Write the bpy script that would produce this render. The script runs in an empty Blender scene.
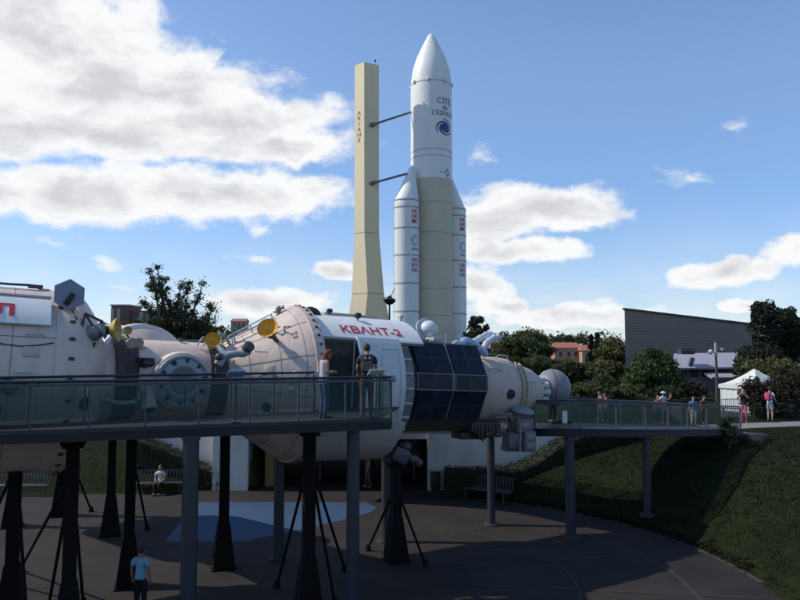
import bpy, bmesh, math, random
import numpy as np
from mathutils import Vector, Matrix
random.seed(7); rng = np.random.default_rng(11)
PI = math.pi; R = math.radians
scene = bpy.context.scene
COL = scene.collection

# ------------------------------------------------------------------ camera
F = 720.0; PITCH = math.atan(50/F)
cam = bpy.data.objects.new('camera', bpy.data.cameras.new('camera')); COL.objects.link(cam)
cam.data.sensor_width = 36; cam.data.lens = 36*F/800; cam.data.clip_end = 9000; cam.data.clip_start = .05
cam.location = (0, 0, 0); cam.rotation_euler = (PI/2+PITCH, 0, 0)
scene.camera = cam

def P(px, py, Z):
    cx, cy = (px-400)/F, (300-py)/F
    x, y, z = cx, math.cos(PITCH)-cy*math.sin(PITCH), math.sin(PITCH)+cy*math.cos(PITCH)
    return Vector((x*Z/y, Z, z*Z/y))
def PG(px, py, z):                        # a point of the photograph lying at height z
    p = P(px, py, 1.0); return p*(z/p.z)

# ------------------------------------------------------------------ render settings, sky, sun
vs = scene.view_settings
scene.display_settings.display_device = 'sRGB'
vs.view_transform = 'Standard'; vs.look = 'None'; vs.gamma = 1; vs.use_curve_mapping = False; vs.exposure = .38
scene.cycles.max_bounces = 8; scene.cycles.transparent_max_bounces = 16
SUN = Vector((-.86, .06, .80)).normalized()
sl = bpy.data.lights.new('sun', 'SUN'); sl.energy = 2.9; sl.angle = R(.5); sl.color = (1, .94, .84)
so = bpy.data.objects.new('sun', sl); COL.objects.link(so)
so.rotation_euler = SUN.to_track_quat('Z', 'Y').to_euler(); so.location = (-60, 0, 60)

world = bpy.data.worlds.new('World'); scene.world = world; world.use_nodes = True
nt = world.node_tree; nt.nodes.clear()
def N(t, **k):
    n = nt.nodes.new(t)
    for a, b in k.items(): setattr(n, a, b)
    return n
def L(a, b): nt.links.new(a, b)
def mth(op, a, b=None, c=None, clamp=False):
    n = N('ShaderNodeMath', operation=op, use_clamp=clamp)
    for i, s in enumerate((a, b, c)):
        if s is None: continue
        if isinstance(s, (int, float)): n.inputs[i].default_value = s
        else: L(s, n.inputs[i])
    return n.outputs[0]
sky = N('ShaderNodeTexSky', sky_type='NISHITA', sun_disc=False)
sky.sun_elevation = math.asin(SUN.z); sky.sun_rotation = math.atan2(SUN.x, SUN.y)
sky.altitude = 150; sky.air_density = 1.0; sky.dust_density = 0.15; sky.ozone_density = 3.5
bg = N('ShaderNodeBackground'); bg.inputs[1].default_value = .15
hs = N('ShaderNodeHueSaturation'); hs.inputs['Saturation'].default_value = 1.06; hs.inputs['Value'].default_value = .93
hz = N('ShaderNodeMapRange', interpolation_type='SMOOTHSTEP'); HZ = N('ShaderNodeMix', data_type='RGBA'); HZ.inputs[6].default_value = (.50, .61, .79, 1); HZ.inputs[7].default_value = (1.12, 1.02, .98, 1)
hm = N('ShaderNodeMix', data_type='RGBA', blend_type='MULTIPLY'); hm.inputs[0].default_value = 1
L(sky.outputs[0], hm.inputs[6]); L(hz.outputs[0], HZ.inputs[0]); L(HZ.outputs[2], hm.inputs[7]); L(hm.outputs[2], hs.inputs['Color']); L(hs.outputs[0], bg.inputs[0])
tc = N('ShaderNodeTexCoord'); sx = N('ShaderNodeSeparateXYZ'); L(tc.outputs['Generated'], sx.inputs[0])
u = mth('ARCTAN2', sx.outputs[0], sx.outputs[1]); v = mth('ARCSINE', sx.outputs[2])
cb = N('ShaderNodeCombineXYZ'); L(u, cb.inputs[0]); L(v, cb.inputs[1])
def noise(vec, scale, detail, rough=.55, color=False, sc=(1, 1, 1)):
    if sc != (1, 1, 1):
        m = N('ShaderNodeVectorMath', operation='MULTIPLY'); L(vec, m.inputs[0]); m.inputs[1].default_value = sc; vec = m.outputs[0]
    n = N('ShaderNodeTexNoise'); n.inputs['Scale'].default_value = scale; n.inputs['Detail'].default_value = detail
    n.inputs['Roughness'].default_value = rough; L(vec, n.inputs['Vector'])
    return n.outputs['Color' if color else 'Fac']
def warp(vec, scale, amp, detail=3):
    c = noise(vec, scale, detail, color=True)
    s = N('ShaderNodeVectorMath', operation='SUBTRACT'); L(c, s.inputs[0]); s.inputs[1].default_value = (.5, .5, .5)
    m = N('ShaderNodeVectorMath', operation='MULTIPLY'); L(s.outputs[0], m.inputs[0]); m.inputs[1].default_value = (amp, amp*.55, 0)
    a = N('ShaderNodeVectorMath', operation='ADD'); L(vec, a.inputs[0]); L(m.outputs[0], a.inputs[1])
    return a.outputs[0]
L(v, hz.inputs[0]); hz.inputs[1].default_value = -.02; hz.inputs[2].default_value = .42
pw = warp(warp(cb.outputs[0], 7, .07), 28, .03)
# cloud banks: centre and half-size in the photograph turned into azimuth / elevation, last = thinness
CL = [(40, 40, 165, 75, 0), (130, 92, 165, 62, 0), (228, 122, 124, 42, 0), (-30, 115, 140, 52, 0), (285, 142, 74, 24, .05), (110, 130, 170, 32, 0),
      (80, 193, 140, 34, 0), (225, 197, 130, 29, 0), (10, 190, 90, 25, .05), (300, 190, 46, 15, .1), (258, 231, 17, 8, .32), (258, 258, 42, 13, .3), (100, 262, 36, 12, .35),
      (45, 238, 70, 14, .45), (340, 272, 34, 11, .2), (270, 302, 115, 22, .25), (135, 285, 50, 14, .4),
      (535, 209, 100, 24, 0), (492, 222, 60, 34, .05), (520, 252, 70, 15, .05), (480, 284, 46, 24, .22), (585, 316, 150, 18, .22), (500, 305, 60, 16, .25),
      (718, 273, 64, 14, 0), (680, 179, 32, 14, .36), (798, 250, 36, 20, .1), (484, 156, 34, 20, .56), (735, 129, 50, 12, .66), 
      (745, 302, 44, 10, .2), (660, 330, 60, 12, .3), (20, 315, 90, 18, .4), (-190, 60, 160, 90, 0), (-240, 220, 120, 40, .1), (980, 180, 90, 40, .1), (905, 310, 90, 20, .1)]
acc = None; acc2 = None
for (cx, cy, rx, ry, th) in CL:
    d = P(cx, cy, 1).normalized(); u0 = math.atan2(d.x, d.y); v0 = math.asin(d.z)
    k = math.cos(math.atan((cx-400)/F)); kx = rx/F*k*k; ky = ry/F*k
    m = N('ShaderNodeVectorMath', operation='MULTIPLY_ADD'); L(pw, m.inputs[0])
    m.inputs[1].default_value = (1/kx, 1/ky, 0); m.inputs[2].default_value = (-u0/kx, -v0/ky, 0)
    ln = N('ShaderNodeVectorMath', operation='LENGTH'); L(m.outputs[0], ln.inputs[0])
    e = ln.outputs[1] if th == 0 else mth('ADD', ln.outputs[1], th)
    if th >= .3:
        e = mth('ADD', ln.outputs[1], th-.3); acc2 = e if acc2 is None else mth('SMOOTH_MIN', acc2, e, .12)
    else: acc = e if acc is None else mth('SMOOTH_MIN', acc, e, .12)
fb = noise(warp(cb.outputs[0], 14, .03), 15, 11, .6, sc=(1, 1.6, 1))
dens = mth('ADD', mth('SUBTRACT', 1.13, acc), mth('MULTIPLY', mth('SUBTRACT', fb, .5), 1.55))
mr = N('ShaderNodeMapRange', interpolation_type='SMOOTHSTEP'); L(dens, mr.inputs[0])
mr.inputs[1].default_value = -.06; mr.inputs[2].default_value = .42
wn = noise(warp(cb.outputs[0], 9, .06), 22, 8, .62, sc=(1, 2.4, 1))
wd = mth('ADD', mth('SUBTRACT', 1.0, acc2), mth('MULTIPLY', mth('SUBTRACT', wn, .55), 3.2))
mw = N('ShaderNodeMapRange', interpolation_type='SMOOTHSTEP'); L(wd, mw.inputs[0]); mw.inputs[1].default_value = .0; mw.inputs[2].default_value = 1.3; mw.inputs[4].default_value = .8
alpha = mth('MAXIMUM', mr.outputs[0], mw.outputs[0])
# thin high veil low in the sky
veil = N('ShaderNodeMapRange', interpolation_type='SMOOTHSTEP'); L(v, veil.inputs[0]); veil.inputs[1].default_value = .22; veil.inputs[2].default_value = -.02
veil.inputs[3].default_value = 0; veil.inputs[4].default_value = .62
vn = noise(cb.outputs[0], 9, 6, .6, sc=(1, 2.6, 1))
alpha2 = mth('MAXIMUM', alpha, mth('MULTIPLY', veil.outputs[0], mth('MULTIPLY', vn, 1.5), clamp=True))
g = N('ShaderNodeMapRange', interpolation_type='SMOOTHSTEP')
n2 = noise(pw, 11, 5, .55, sc=(1, 2.2, 1))
L(mth('ADD', mth('MULTIPLY', dens, .75), mth('MULTIPLY', mth('SUBTRACT', n2, .5), 2.0)), g.inputs[0]); g.inputs[1].default_value = .2; g.inputs[2].default_value = 1.05
mc = N('ShaderNodeMix', data_type='RGBA'); L(g.outputs[0], mc.inputs[0])
mc.inputs[6].default_value = (.74, .745, .75, 1); mc.inputs[7].default_value = (.50, .51, .54, 1)
bg2 = N('ShaderNodeBackground'); L(mc.outputs[2], bg2.inputs[0]); bg2.inputs[1].default_value = 1
ms = N('ShaderNodeMixShader'); L(alpha2, ms.inputs[0]); L(bg.outputs[0], ms.inputs[1]); L(bg2.outputs[0], ms.inputs[2])
wo = N('ShaderNodeOutputWorld'); L(ms.outputs[0], wo.inputs[0])

# ------------------------------------------------------------------ materials
MC = {}
def M(name, col, rough=.6, var=.12, scale=3.0, bump=0, metal=0, spec=.5, bscale=None, stretch=(1, 1, 1), dirt=None):
    if name in MC: return MC[name]
    m = bpy.data.materials.new(name); m.use_nodes = True; t = m.node_tree; b = t.nodes['Principled BSDF']
    tc = t.nodes.new('ShaderNodeTexCoord'); mp = t.nodes.new('ShaderNodeMapping'); mp.inputs['Scale'].default_value = stretch
    t.links.new(tc.outputs['Object'], mp.inputs[0])
    n = t.nodes.new('ShaderNodeTexNoise'); n.inputs['Scale'].default_value = scale; n.inputs['Detail'].default_value = 6; n.inputs['Roughness'].default_value = .62
    t.links.new(mp.outputs[0], n.inputs['Vector'])
    r = t.nodes.new('ShaderNodeValToRGB'); r.color_ramp.elements[0].position = .28; r.color_ramp.elements[1].position = .72
    c0 = [max(0, c*(1-var)) for c in col]; c1 = [min(1, c*(1+var)) for c in col]
    r.color_ramp.elements[0].color = (*c0, 1); r.color_ramp.elements[1].color = (*c1, 1)
    t.links.new(n.outputs['Fac'], r.inputs[0]); out = r.outputs[0]
    if dirt:
        dc, amt, ds = dirt
        n3 = t.nodes.new('ShaderNodeTexNoise'); n3.inputs['Scale'].default_value = ds; n3.inputs['Detail'].default_value = 8; n3.inputs['Roughness'].default_value = .7
        t.links.new(mp.outputs[0], n3.inputs['Vector'])
        rr = t.nodes.new('ShaderNodeMapRange'); rr.inputs[1].default_value = .48; rr.inputs[2].default_value = .75; rr.inputs[4].default_value = amt
        t.links.new(n3.outputs['Fac'], rr.inputs[0])
        mx = t.nodes.new('ShaderNodeMix'); mx.data_type = 'RGBA'; t.links.new(rr.outputs[0], mx.inputs[0]); t.links.new(out, mx.inputs[6])
        mx.inputs[7].default_value = (*dc, 1); out = mx.outputs[2]
    t.links.new(out, b.inputs['Base Color'])
    b.inputs['Roughness'].default_value = rough; b.inputs['Metallic'].default_value = metal; b.inputs['Specular IOR Level'].default_value = spec
    if bump:
        n2 = t.nodes.new('ShaderNodeTexNoise'); n2.inputs['Scale'].default_value = bscale or scale*6; n2.inputs['Detail'].default_value = 6
        t.links.new(mp.outputs[0], n2.inputs['Vector'])
        bp = t.nodes.new('ShaderNodeBump'); bp.inputs['Strength'].default_value = bump; bp.inputs['Distance'].default_value = .05
        t.links.new(n2.outputs['Fac'], bp.inputs['Height']); t.links.new(bp.outputs[0], b.inputs['Normal'])
    MC[name] = m; return m
def glass_mat(name, tint, fac):
    m = bpy.data.materials.new(name); m.use_nodes = True; t = m.node_tree; t.nodes.clear()
    tr = t.nodes.new('ShaderNodeBsdfTransparent'); tr.inputs[0].default_value = (*tint, 1)
    gl = t.nodes.new('ShaderNodeBsdfGlossy'); gl.inputs['Roughness'].default_value = .03
    fr = t.nodes.new('ShaderNodeLayerWeight'); fr.inputs[0].default_value = .25
    mul = t.nodes.new('ShaderNodeMath'); mul.operation = 'MULTIPLY_ADD'; t.links.new(fr.outputs['Fresnel'], mul.inputs[0]); mul.inputs[1].default_value = .35; mul.inputs[2].default_value = fac
    mx = t.nodes.new('ShaderNodeMixShader'); t.links.new(mul.outputs[0], mx.inputs[0]); t.links.new(tr.outputs[0], mx.inputs[1]); t.links.new(gl.outputs[0], mx.inputs[2])
    df = t.nodes.new('ShaderNodeBsdfDiffuse'); df.inputs[0].default_value = (.20, .30, .33, 1)
    m2 = t.nodes.new('ShaderNodeMixShader'); m2.inputs[0].default_value = .05; t.links.new(mx.outputs[0], m2.inputs[1]); t.links.new(df.outputs[0], m2.inputs[2])
    o = t.nodes.new('ShaderNodeOutputMaterial'); t.links.new(m2.outputs[0], o.inputs[0]); MC[name] = m; return m
GLASS = glass_mat('railing_glass', (.85, .88, .86), .015)
CREAM = M('cream_hull', (.64, .515, .44), .6, .08, 1.6, bump=.30, bscale=6, dirt=((.36, .27, .22), .6, 2.4), stretch=(1, 1, .35))
CREAM2 = M('beige_blanket', (.54, .44, .375), .6, .12, 3, bump=.5, bscale=7, dirt=((.2, .16, .13), .6, 3))
WHITEP = M('white_panel', (.74, .745, .72), .42, .04, 1.2, dirt=((.45, .46, .45), .5, 2.0), stretch=(.5, .5, 1.5))
PALEP = M('pale_blue_panel', (.56, .59, .57), .4, .05, 1.2, dirt=((.4, .43, .43), .45, 2.5))
LBLUE = M('light_blue_metal', (.30, .315, .335), .45, .1, 4, dirt=((.2, .22, .25), .5, 5))
DBROWN = M('dark_brown_ring', (.060, .042, .032), .6, .3, 6, bump=.3)
BLACK = M('black_paint', (.012, .012, .013), .5, .3, 5)
PYL = M('pylon_paint', (.007, .006, .006), .8, .3, 3, spec=.15)
COLM = M('column_paint', (.030, .033, .043), .45, .12, 2, dirt=((.03, .03, .035), .5, 3))
RAILM = M('rail_paint', (.052, .06, .075), .4, .12, 3)
RAILD = M('rail_dark', (.022, .025, .032), .4, .2, 3)
DECKM = M('deck_steel', (.009, .0095, .011), .6, .2, 2)
YEL = M('yellow_paint', (.68, .37, .035), .45, .1, 6, dirt=((.4, .24, .04), .5, 7))
PYEL = M('pale_yellow_paint', (.54, .39, .10), .5, .12, 6, dirt=((.22, .2, .08), .4, 7))
GREYM = M('grey_metal', (.22, .22, .23), .45, .15, 5, metal=.3)
LGREY = M('light_grey_paint', (.5, .5, .5), .5, .1, 4)
DGREY = M('dark_grey_metal', (.06, .06, .065), .5, .2, 5)
RED = M('red_lettering', (.48, .035, .04), .5, .06, 5)
NAVY = M('navy_lettering', (.025, .05, .20), .5, .06, 5)
CELL = M('solar_cell', (.019, .024, .040), .28, .5, 2.2, spec=.16)
CELLF = M('cell_frame', (.19, .19, .20), .5, .1, 5)
CELLL = M('cell_line', (.05, .06, .09), .4, .1, 5)
BLUEW = M('blue_wrap', (.36, .47, .62), .35, .2, 6, bump=.8, bscale=10)
PALEW = M('pale_wrap', (.55, .58, .66), .35, .2, 6, bump=.8, bscale=10)
INT = M('interior_wall', (.42, .43, .39), .6, .5, 2.5, dirt=((.07, .07, .07), .7, 1.5))
ROCK = M('rocket_white', (.79, .785, .74), .5, .03, .35, dirt=((.62, .61, .57), .5, 1.1), stretch=(1, 1, .12))
TAN = M('rocket_tan', (.61, .525, .375), .65, .07, .5, dirt=((.50, .44, .33), .6, .8), stretch=(1, 1, .3))
TOWER = M('tower_paint', (.80, .67, .42), .65, .04, .3, dirt=((.66, .55, .36), .4, .4), stretch=(1, 1, .3))
SEAM = M('seam_grey', (.34, .355, .37), .6, .1, 1)
CONC = M('white_render', (.62, .625, .59), .75, .05, .7, dirt=((.42, .40, .34), .55, 1.1), stretch=(1, 1, .35))
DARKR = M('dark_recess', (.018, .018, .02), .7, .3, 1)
BENCHM = M('bench_metal', (.05, .055, .06), .5, .1, 5)
PINK = M('terracotta_wall', (.42, .22, .15), .7, .12, .4)
TILE = M('roof_tiles', (.36, .13, .08), .7, .2, 1.2)
WIN = M('window_dark', (.03, .035, .045), .2, .2, 1)
TRUNK = M('bark', (.07, .055, .042), .85, .3, 3, bump=.6, stretch=(1, 1, .3))

def leafm(name, c, var=.6, scale=.4):
    m = M(name, c, .6, var, scale, spec=.25)
    t = m.node_tree; b = t.nodes['Principled BSDF']; tr = t.nodes.new('ShaderNodeBsdfTranslucent'); mx = t.nodes.new('ShaderNodeMixShader'); mx.inputs[0].default_value = .25
    t.links.new(b.inputs['Base Color'].links[0].from_socket, tr.inputs[0])
    o = t.nodes['Material Output']; t.links.new(b.outputs[0], mx.inputs[1]); t.links.new(tr.outputs[0], mx.inputs[2]); t.links.new(mx.outputs[0], o.inputs[0])
    return m
LF_DARK = leafm('foliage_dark', (.048, .058, .027)); LF_MID = leafm('foliage_mid', (.072, .092, .032)); LF_OLIVE = leafm('foliage_olive', (.10, .10, .034))
LF_BRIGHT = leafm('foliage_bright', (.055, .095, .026)); LF_RED = leafm('foliage_russet', (.050, .036, .024)); LF_HEDGE = leafm('foliage_hedge', (.032, .038, .014), .5, 1.6)
LF_YEL = leafm('foliage_yellow', (.13, .12, .03)); LF_FAR = leafm('foliage_far', (.055, .07, .035), .4, .15); LF_PINE = leafm('foliage_pine', (.032, .040, .025), .4, .5)

# ------------------------------------------------------------------ mesh helpers
def lnk(o, parent=None):
    COL.objects.link(o)
    if parent is not None: o.parent = parent
    return o
class MB:
    def __init__(s): s.v = []; s.f = []
    def add(s, vs, fs):
        b = len(s.v); s.v += [tuple(x) for x in vs]; s.f += [tuple(i+b for i in f) for f in fs]; return s
    def box(s, c, d, rz=0, ry=0, rx=0, bev=0):
        from mathutils import Euler
        m = Euler((rx, ry, rz)).to_matrix(); x, y, z = d[0]/2, d[1]/2, d[2]/2
        if bev and bev < min(x, y, z):
            bm = bmesh.new(); bmesh.ops.create_cube(bm, size=1)
            for q in bm.verts: q.co = Vector((q.co.x*d[0], q.co.y*d[1], q.co.z*d[2]))
            bmesh.ops.bevel(bm, geom=bm.edges[:], offset=bev, segments=2, affect='EDGES', profile=.5)
            bm.verts.index_update(); vs = [m@q.co+Vector(c) for q in bm.verts]; fs = [[q.index for q in f.verts] for f in bm.faces]; bm.free()
            return s.add(vs, fs)
        vs = [m@Vector((a*x, b*y, e*z))+Vector(c) for e in (-1, 1) for a, b in ((-1, -1), (1, -1), (1, 1), (-1, 1))]
        return s.add(vs, [(3, 2, 1, 0), (4, 5, 6, 7), (0, 1, 5, 4), (1, 2, 6, 5), (2, 3, 7, 6), (3, 0, 4, 7)])
    def rings(s, rs, cap=True, closed=False):
        n = len(rs[0]); vs = [p for r in rs for p in r]; fs = []
        for i in range(len(rs)-1):
            for j in range(n):
                k = (j+1) % n; fs.append((i*n+j, i*n+k, (i+1)*n+k, (i+1)*n+j))
        if cap: fs += [tuple(range(n))[::-1], tuple((len(rs)-1)*n+j for j in range(n))]
        return s.add(vs, fs)
    def tube(s, pts, r, n=8, cap=True):
        pts = [Vector(p) for p in pts]; rs = []; rr = r if isinstance(r, (list, tuple)) else [r]*len(pts)
        up = None
        for i, p in enumerate(pts):
            d = (pts[min(i+1, len(pts)-1)]-pts[max(i-1, 0)]).normalized()
            if up is None: up = Vector((0, 0, 1)) if abs(d.z) < .9 else Vector((0, 1, 0))
            a = d.cross(up).normalized(); b = a.cross(d).normalized(); up = b
            rs.append([p+a*math.cos(t)*rr[i]+b*math.sin(t)*rr[i] for t in [2*PI*k/n for k in range(n)]])
        return s.rings(rs, cap)
    def lathe(s, prof, n=48, o=(0, 0, 0), d=(1, 0, 0), cap=True):      # profile of (along, radius) turned about axis d through o
        o = Vector(o); d = Vector(d).normalized(); up = Vector((0, 0, 1)) if abs(d.z) < .95 else Vector((0, 1, 0))
        a = d.cross(up).normalized(); b = a.cross(d)
        return s.rings([[o+d*l+(a*math.cos(t)+b*math.sin(t))*max(r, 1e-4) for t in [2*PI*k/n for k in range(n)]] for l, r in prof], cap)
    def sph(s, c, r, n=20, m=12):
        r = (r, r, r) if isinstance(r, (int, float)) else r
        return s.rings([[(c[0]+r[0]*math.sin(q)*math.cos(t), c[1]+r[1]*math.sin(q)*math.sin(t), c[2]+r[2]*math.cos(q)) for t in [2*PI*k/n for k in range(n)]]
                        for q in [PI-(PI*(j+.02)/(m+.04)) for j in range(m+1)]])
    def shell(s, l0, l1, fn, t0, t1, th, n=24, nl=8):                  # curved sheet: fn(t) -> (y, z), thickness th inwards
        rs = []
        ts = [t0+(t1-t0)*k/n for k in range(n+1)]
        out = [fn(t) for t in ts]; inn = [(y*(1-th/max(math.hypot(y, z), .01)), z*(1-th/max(math.hypot(y, z), .01))) for y, z in out]
        loop = out+inn[::-1]
        for k in range(nl+1):
            l = l0+(l1-l0)*k/nl; rs.append([(l, y, z) for y, z in loop])
        nn = len(loop); vs = [p for r in rs for p in r]; fs = []
        for i in range(nl):
            for j in range(nn):
                k = (j+1) % nn; fs.append((i*nn+j, i*nn+k, (i+1)*nn+k, (i+1)*nn+j))
        for base, flip in ((0, 1), (nl*nn, 0)):
            for j in range(n):
                q = (base+j, base+j+1, base+nn-2-j, base+nn-1-j); fs.append(q if flip else q[::-1])
        return s.add(vs, fs)
    def prism(s, poly, z0, z1):
        n = len(poly); vs = [(x, y, z0) for x, y in poly]+[(x, y, z1) for x, y in poly]
        return s.add(vs, [tuple(range(n))[::-1], tuple(range(n, 2*n))]+[(i, (i+1) % n, n+(i+1) % n, n+i) for i in range(n)])
    def build(s, name, mat, parent=None, sharp=35, loc=None):
        me = bpy.data.meshes.new(name); me.from_pydata(s.v, [], s.f)
        bm = bmesh.new(); bm.from_mesh(me); bmesh.ops.recalc_face_normals(bm, faces=bm.faces); bm.to_mesh(me); bm.free()
        me.polygons.foreach_set('use_smooth', [True]*len(me.polygons)); me.set_sharp_from_angle(angle=R(sharp))
        me.materials.append(mat); o = bpy.data.objects.new(name, me)
        if loc is not None: o.location = loc
        return lnk(o, parent)
def npmesh(name, V, Q, mat, parent=None, smooth=False):                # numpy quads / triangles
    me = bpy.data.meshes.new(name); k = Q.shape[1]
    me.vertices.add(len(V)); me.vertices.foreach_set('co', np.asarray(V, np.float32).ravel())
    me.loops.add(Q.size); me.loops.foreach_set('vertex_index', Q.astype(np.int32).ravel())
    me.polygons.add(len(Q)); me.polygons.foreach_set('loop_start', np.arange(0, Q.size, k, dtype=np.int32)); me.polygons.foreach_set('loop_total', np.full(len(Q), k, np.int32))
    if smooth: me.polygons.foreach_set('use_smooth', np.ones(len(Q), bool))
    me.update(calc_edges=True); me.materials.append(mat); o = bpy.data.objects.new(name, me); return lnk(o, parent)
def tag(o, label, cat, group=None, kind=None):
    if label: o['label'] = label
    if cat: o['category'] = cat
    if group: o['group'] = group
    if kind: o['kind'] = kind
    return o
def thing(name, label, cat, loc=(0, 0, 0), rz=0, group=None):
    o = bpy.data.objects.new(name, None); o.empty_display_size = .2; o.location = loc; o.rotation_euler = (0, 0, rz); lnk(o)
    return tag(o, label, cat, group)
def copy_tree(o, parent=None):
    c = o.copy(); COL.objects.link(c)
    if parent is not None: c.parent = parent
    for ch in [q for q in bpy.data.objects if q.parent == o]: copy_tree(ch, c)
    return c
TXT = {}
def text_geo(s, size, bold=0.0):                                       # triangulated outline of a text, left-bottom at 0,0
    cu = bpy.data.curves.new('t', 'FONT'); cu.body = s; cu.size = size; cu.offset = bold; cu.resolution_u = 3
    o = bpy.data.objects.new('t', cu); COL.objects.link(o); dg = bpy.context.evaluated_depsgraph_get()
    me = bpy.data.meshes.new_from_object(o.evaluated_get(dg)); vs = [tuple(q.co) for q in me.vertices]; fs = [tuple(p.vertices) for p in me.polygons]
    bpy.data.objects.remove(o); bpy.data.meshes.remove(me); bpy.data.curves.remove(cu)
    x0 = min(q[0] for q in vs); x1 = max(q[0] for q in vs)
    return [(q[0]-x0, q[1]) for q in vs], fs, x1-x0

# ------------------------------------------------------------------ ground
PZ = -6.2; CX, CY, CR = -2.0, 20.0, 11.65
def sstep(a, b, x): t = np.clip((x-a)/(b-a), 0, 1); return t*t*(3-2*t)
def gz_arr(x, y):
    x = np.asarray(x, float); y = np.asarray(y, float)
    dc = np.hypot(x-CX, y-CY)-CR
    # plaza opens out to the left and towards the viewer: a box x < -2, y < 31.6, and a box y < 20
    def boxd(x0, x1, y0, y1):
        dx = np.maximum(np.maximum(x0-x, x-x1), 0); dy = np.maximum(np.maximum(y0-y, y-y1), 0)
        return np.hypot(dx, dy)
    d = np.maximum(dc, 0); d = np.minimum(d, boxd(-24, -2, -20, 31.5)); d = np.minimum(d, boxd(-24, 9.65, -20, 20))
    d = np.minimum(d, boxd(-9.0, 2.5, 10, 32.4))
    bank = 2.75*(1-np.exp(-d/3.9))
    wl = sstep(-8.2, -7.4, x)*(1-sstep(6.0, 7.5, x))                      # in front of the building front the ground stays level
    yc = np.where((x > -6.5) & (x < 1.25), 38.2, 32.45)
    cliff = sstep(yc, yc+.3, y)*2.75
    z = PZ+np.where(y > yc, np.maximum(bank, cliff*wl), bank*(1-wl*(y > 31.0)))
    far = np.hypot(x, y)
    z = z+.25*np.sin(x*.05+1)*np.sin(y*.043)*sstep(45, 90, far)+sstep(140, 420, y)*(3.5+5*sstep(20, -220, x))
    return z
def gz(x, y): return float(gz_arr(x, y))
def ground_at(px, py, z0=12):
    z = z0
    while z < 500:
        p = P(px, py, z)
        if p.z <= gz(p.x, z): return Vector((p.x, z, gz(p.x, z)))
        z += .1
    p = P(px, py, 60); return Vector((p.x, 60, gz(p.x, 60)))
def axis_pts(lo, a, b, hi, fine):
    near = np.arange(a, b+1e-6, fine); g1 = a-np.cumsum(fine*1.16**np.arange(1, 60)); g1 = g1[g1 > lo]; g2 = b+np.cumsum(fine*1.16**np.arange(1, 60)); g2 = g2[g2 < hi]
    return np.concatenate([[lo], g1[::-1], near, g2, [hi]])
xs = axis_pts(-4000, -28, 30, 4000, .25); ys = axis_pts(-300, 8, 46, 7000, .25)
GX, GY = np.meshgrid(xs, ys); GZ = gz_arr(GX, GY); nx, ny = len(xs), len(ys)
ii = (np.arange(ny-1)[:, None]*nx+np.arange(nx-1)[None]).ravel()
GRASS = M('grass_ground', (.011, .0165, .0045), .9, .35, .9, bump=.9, bscale=9, spec=.1, dirt=((.019, .019, .007), .6, .3))
gr = npmesh('ground', np.stack([GX.ravel(), GY.ravel(), GZ.ravel()], 1), np.stack([ii, ii+1, ii+nx+1, ii+nx], 1), GRASS, smooth=True); tag(gr, None, None, kind='structure')
ASPH = M('asphalt', (.0265, .0205, .0182), .85, .38, .5, bump=.35, bscale=30, spec=.3, dirt=((.011, .0095, .009), .85, .3))
def plaza_poly(rad_off=0, z=PZ):
    pts = [(CX+(CR+rad_off)*math.cos(t), CY+(CR+rad_off)*math.sin(t)) for t in [R(a) for a in range(-2, 69, 2)]]
    return pts
pl = plaza_poly(.02)+[(2.4, 32.35), (1.3, 32.35), (1.3, 38), (-6.5, 38), (-6.5, 32.35), (-8.9, 32.35), (-9.0, 31.6), (-24, 31.6), (-24, -15), (9.64, -15)]
def sheet(name, poly, z, mat, kind='structure'):
    bm = bmesh.new(); f = bm.faces.new([bm.verts.new((x, y, z)) for x, y in poly]); bmesh.ops.triangulate(bm, faces=[f]); bmesh.ops.recalc_face_normals(bm, faces=bm.faces)
    me = bpy.data.meshes.new(name); bm.to_mesh(me); bm.free(); me.materials.append(mat); o = lnk(bpy.data.objects.new(name, me)); tag(o, None, None, kind=kind)
    return o
sheet('plaza', pl, PZ+.012, ASPH)
BLUEP = M('blue_paint', (.022, .062, .125), .8, .12, .8, dirt=((.02, .045, .085), .6, .6), bump=.2, bscale=25)
bp = [PG(165, 542, PZ), PG(240, 542.5, PZ), PG(290, 533, PZ), PG(340, 521, PZ), PG(370, 513, PZ), PG(377, 508, PZ), PG(366, 503, PZ), PG(280, 502.5, PZ), PG(196, 503, PZ)]
sheet('painted_area', [(p.x, p.y) for p in bp], PZ+.018, BLUEP)
PALEL = M('pale_line', (.034, .028, .025), .85, .2, 2)
def arcband(name, r0, r1, a0, a1, z, mat):
    ts = [R(a0+(a1-a0)*k/60) for k in range(61)]
    mb = MB(); vs = [(CX+r*math.cos(t), CY+r*math.sin(t), z) for r in (r0, r1) for t in ts]
    mb.add(vs, [(k, k+1, 61+k+1, 61+k) for k in range(60)]); o = mb.build(name, mat); tag(o, None, None, kind='structure'); return o
arcband('paving_line', 9.55, 9.63, -25, 75, PZ+.017, PALEL)
arcband('paving_line', 6.65, 6.72, -40, 75, PZ+.017, PALEL)
mb = MB()
for a in (-8, 14, 33, 50, 64):
    c, s_ = math.cos(R(a)), math.sin(R(a)); n = Vector((-s_, c, 0))*.035
    p, q = Vector((CX+3.5*c, CY+3.5*s_, PZ+.022)), Vector((CX+11.3*c, CY+11.3*s_, PZ+.022)); mb.add([p-n, q-n, q+n, p+n], [(0, 1, 2, 3)])
tag(mb.build('paving_line', PALEL), None, None, kind='structure')
KERB = M('kerb_stone', (.040, .034, .029), .85, .2, 2)
mb = MB(); ts = [R(-2+70*k/50) for k in range(51)]
mb.rings([[(CX+(CR+a)*math.cos(t), CY+(CR+a)*math.sin(t), PZ+b) for a, b in ((-.10, -.05), (-.10, .035), (.06, .05), (.06, -.05))] for t in ts])
tag(mb.build('kerb', KERB), None, None, kind='structure')
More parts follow.
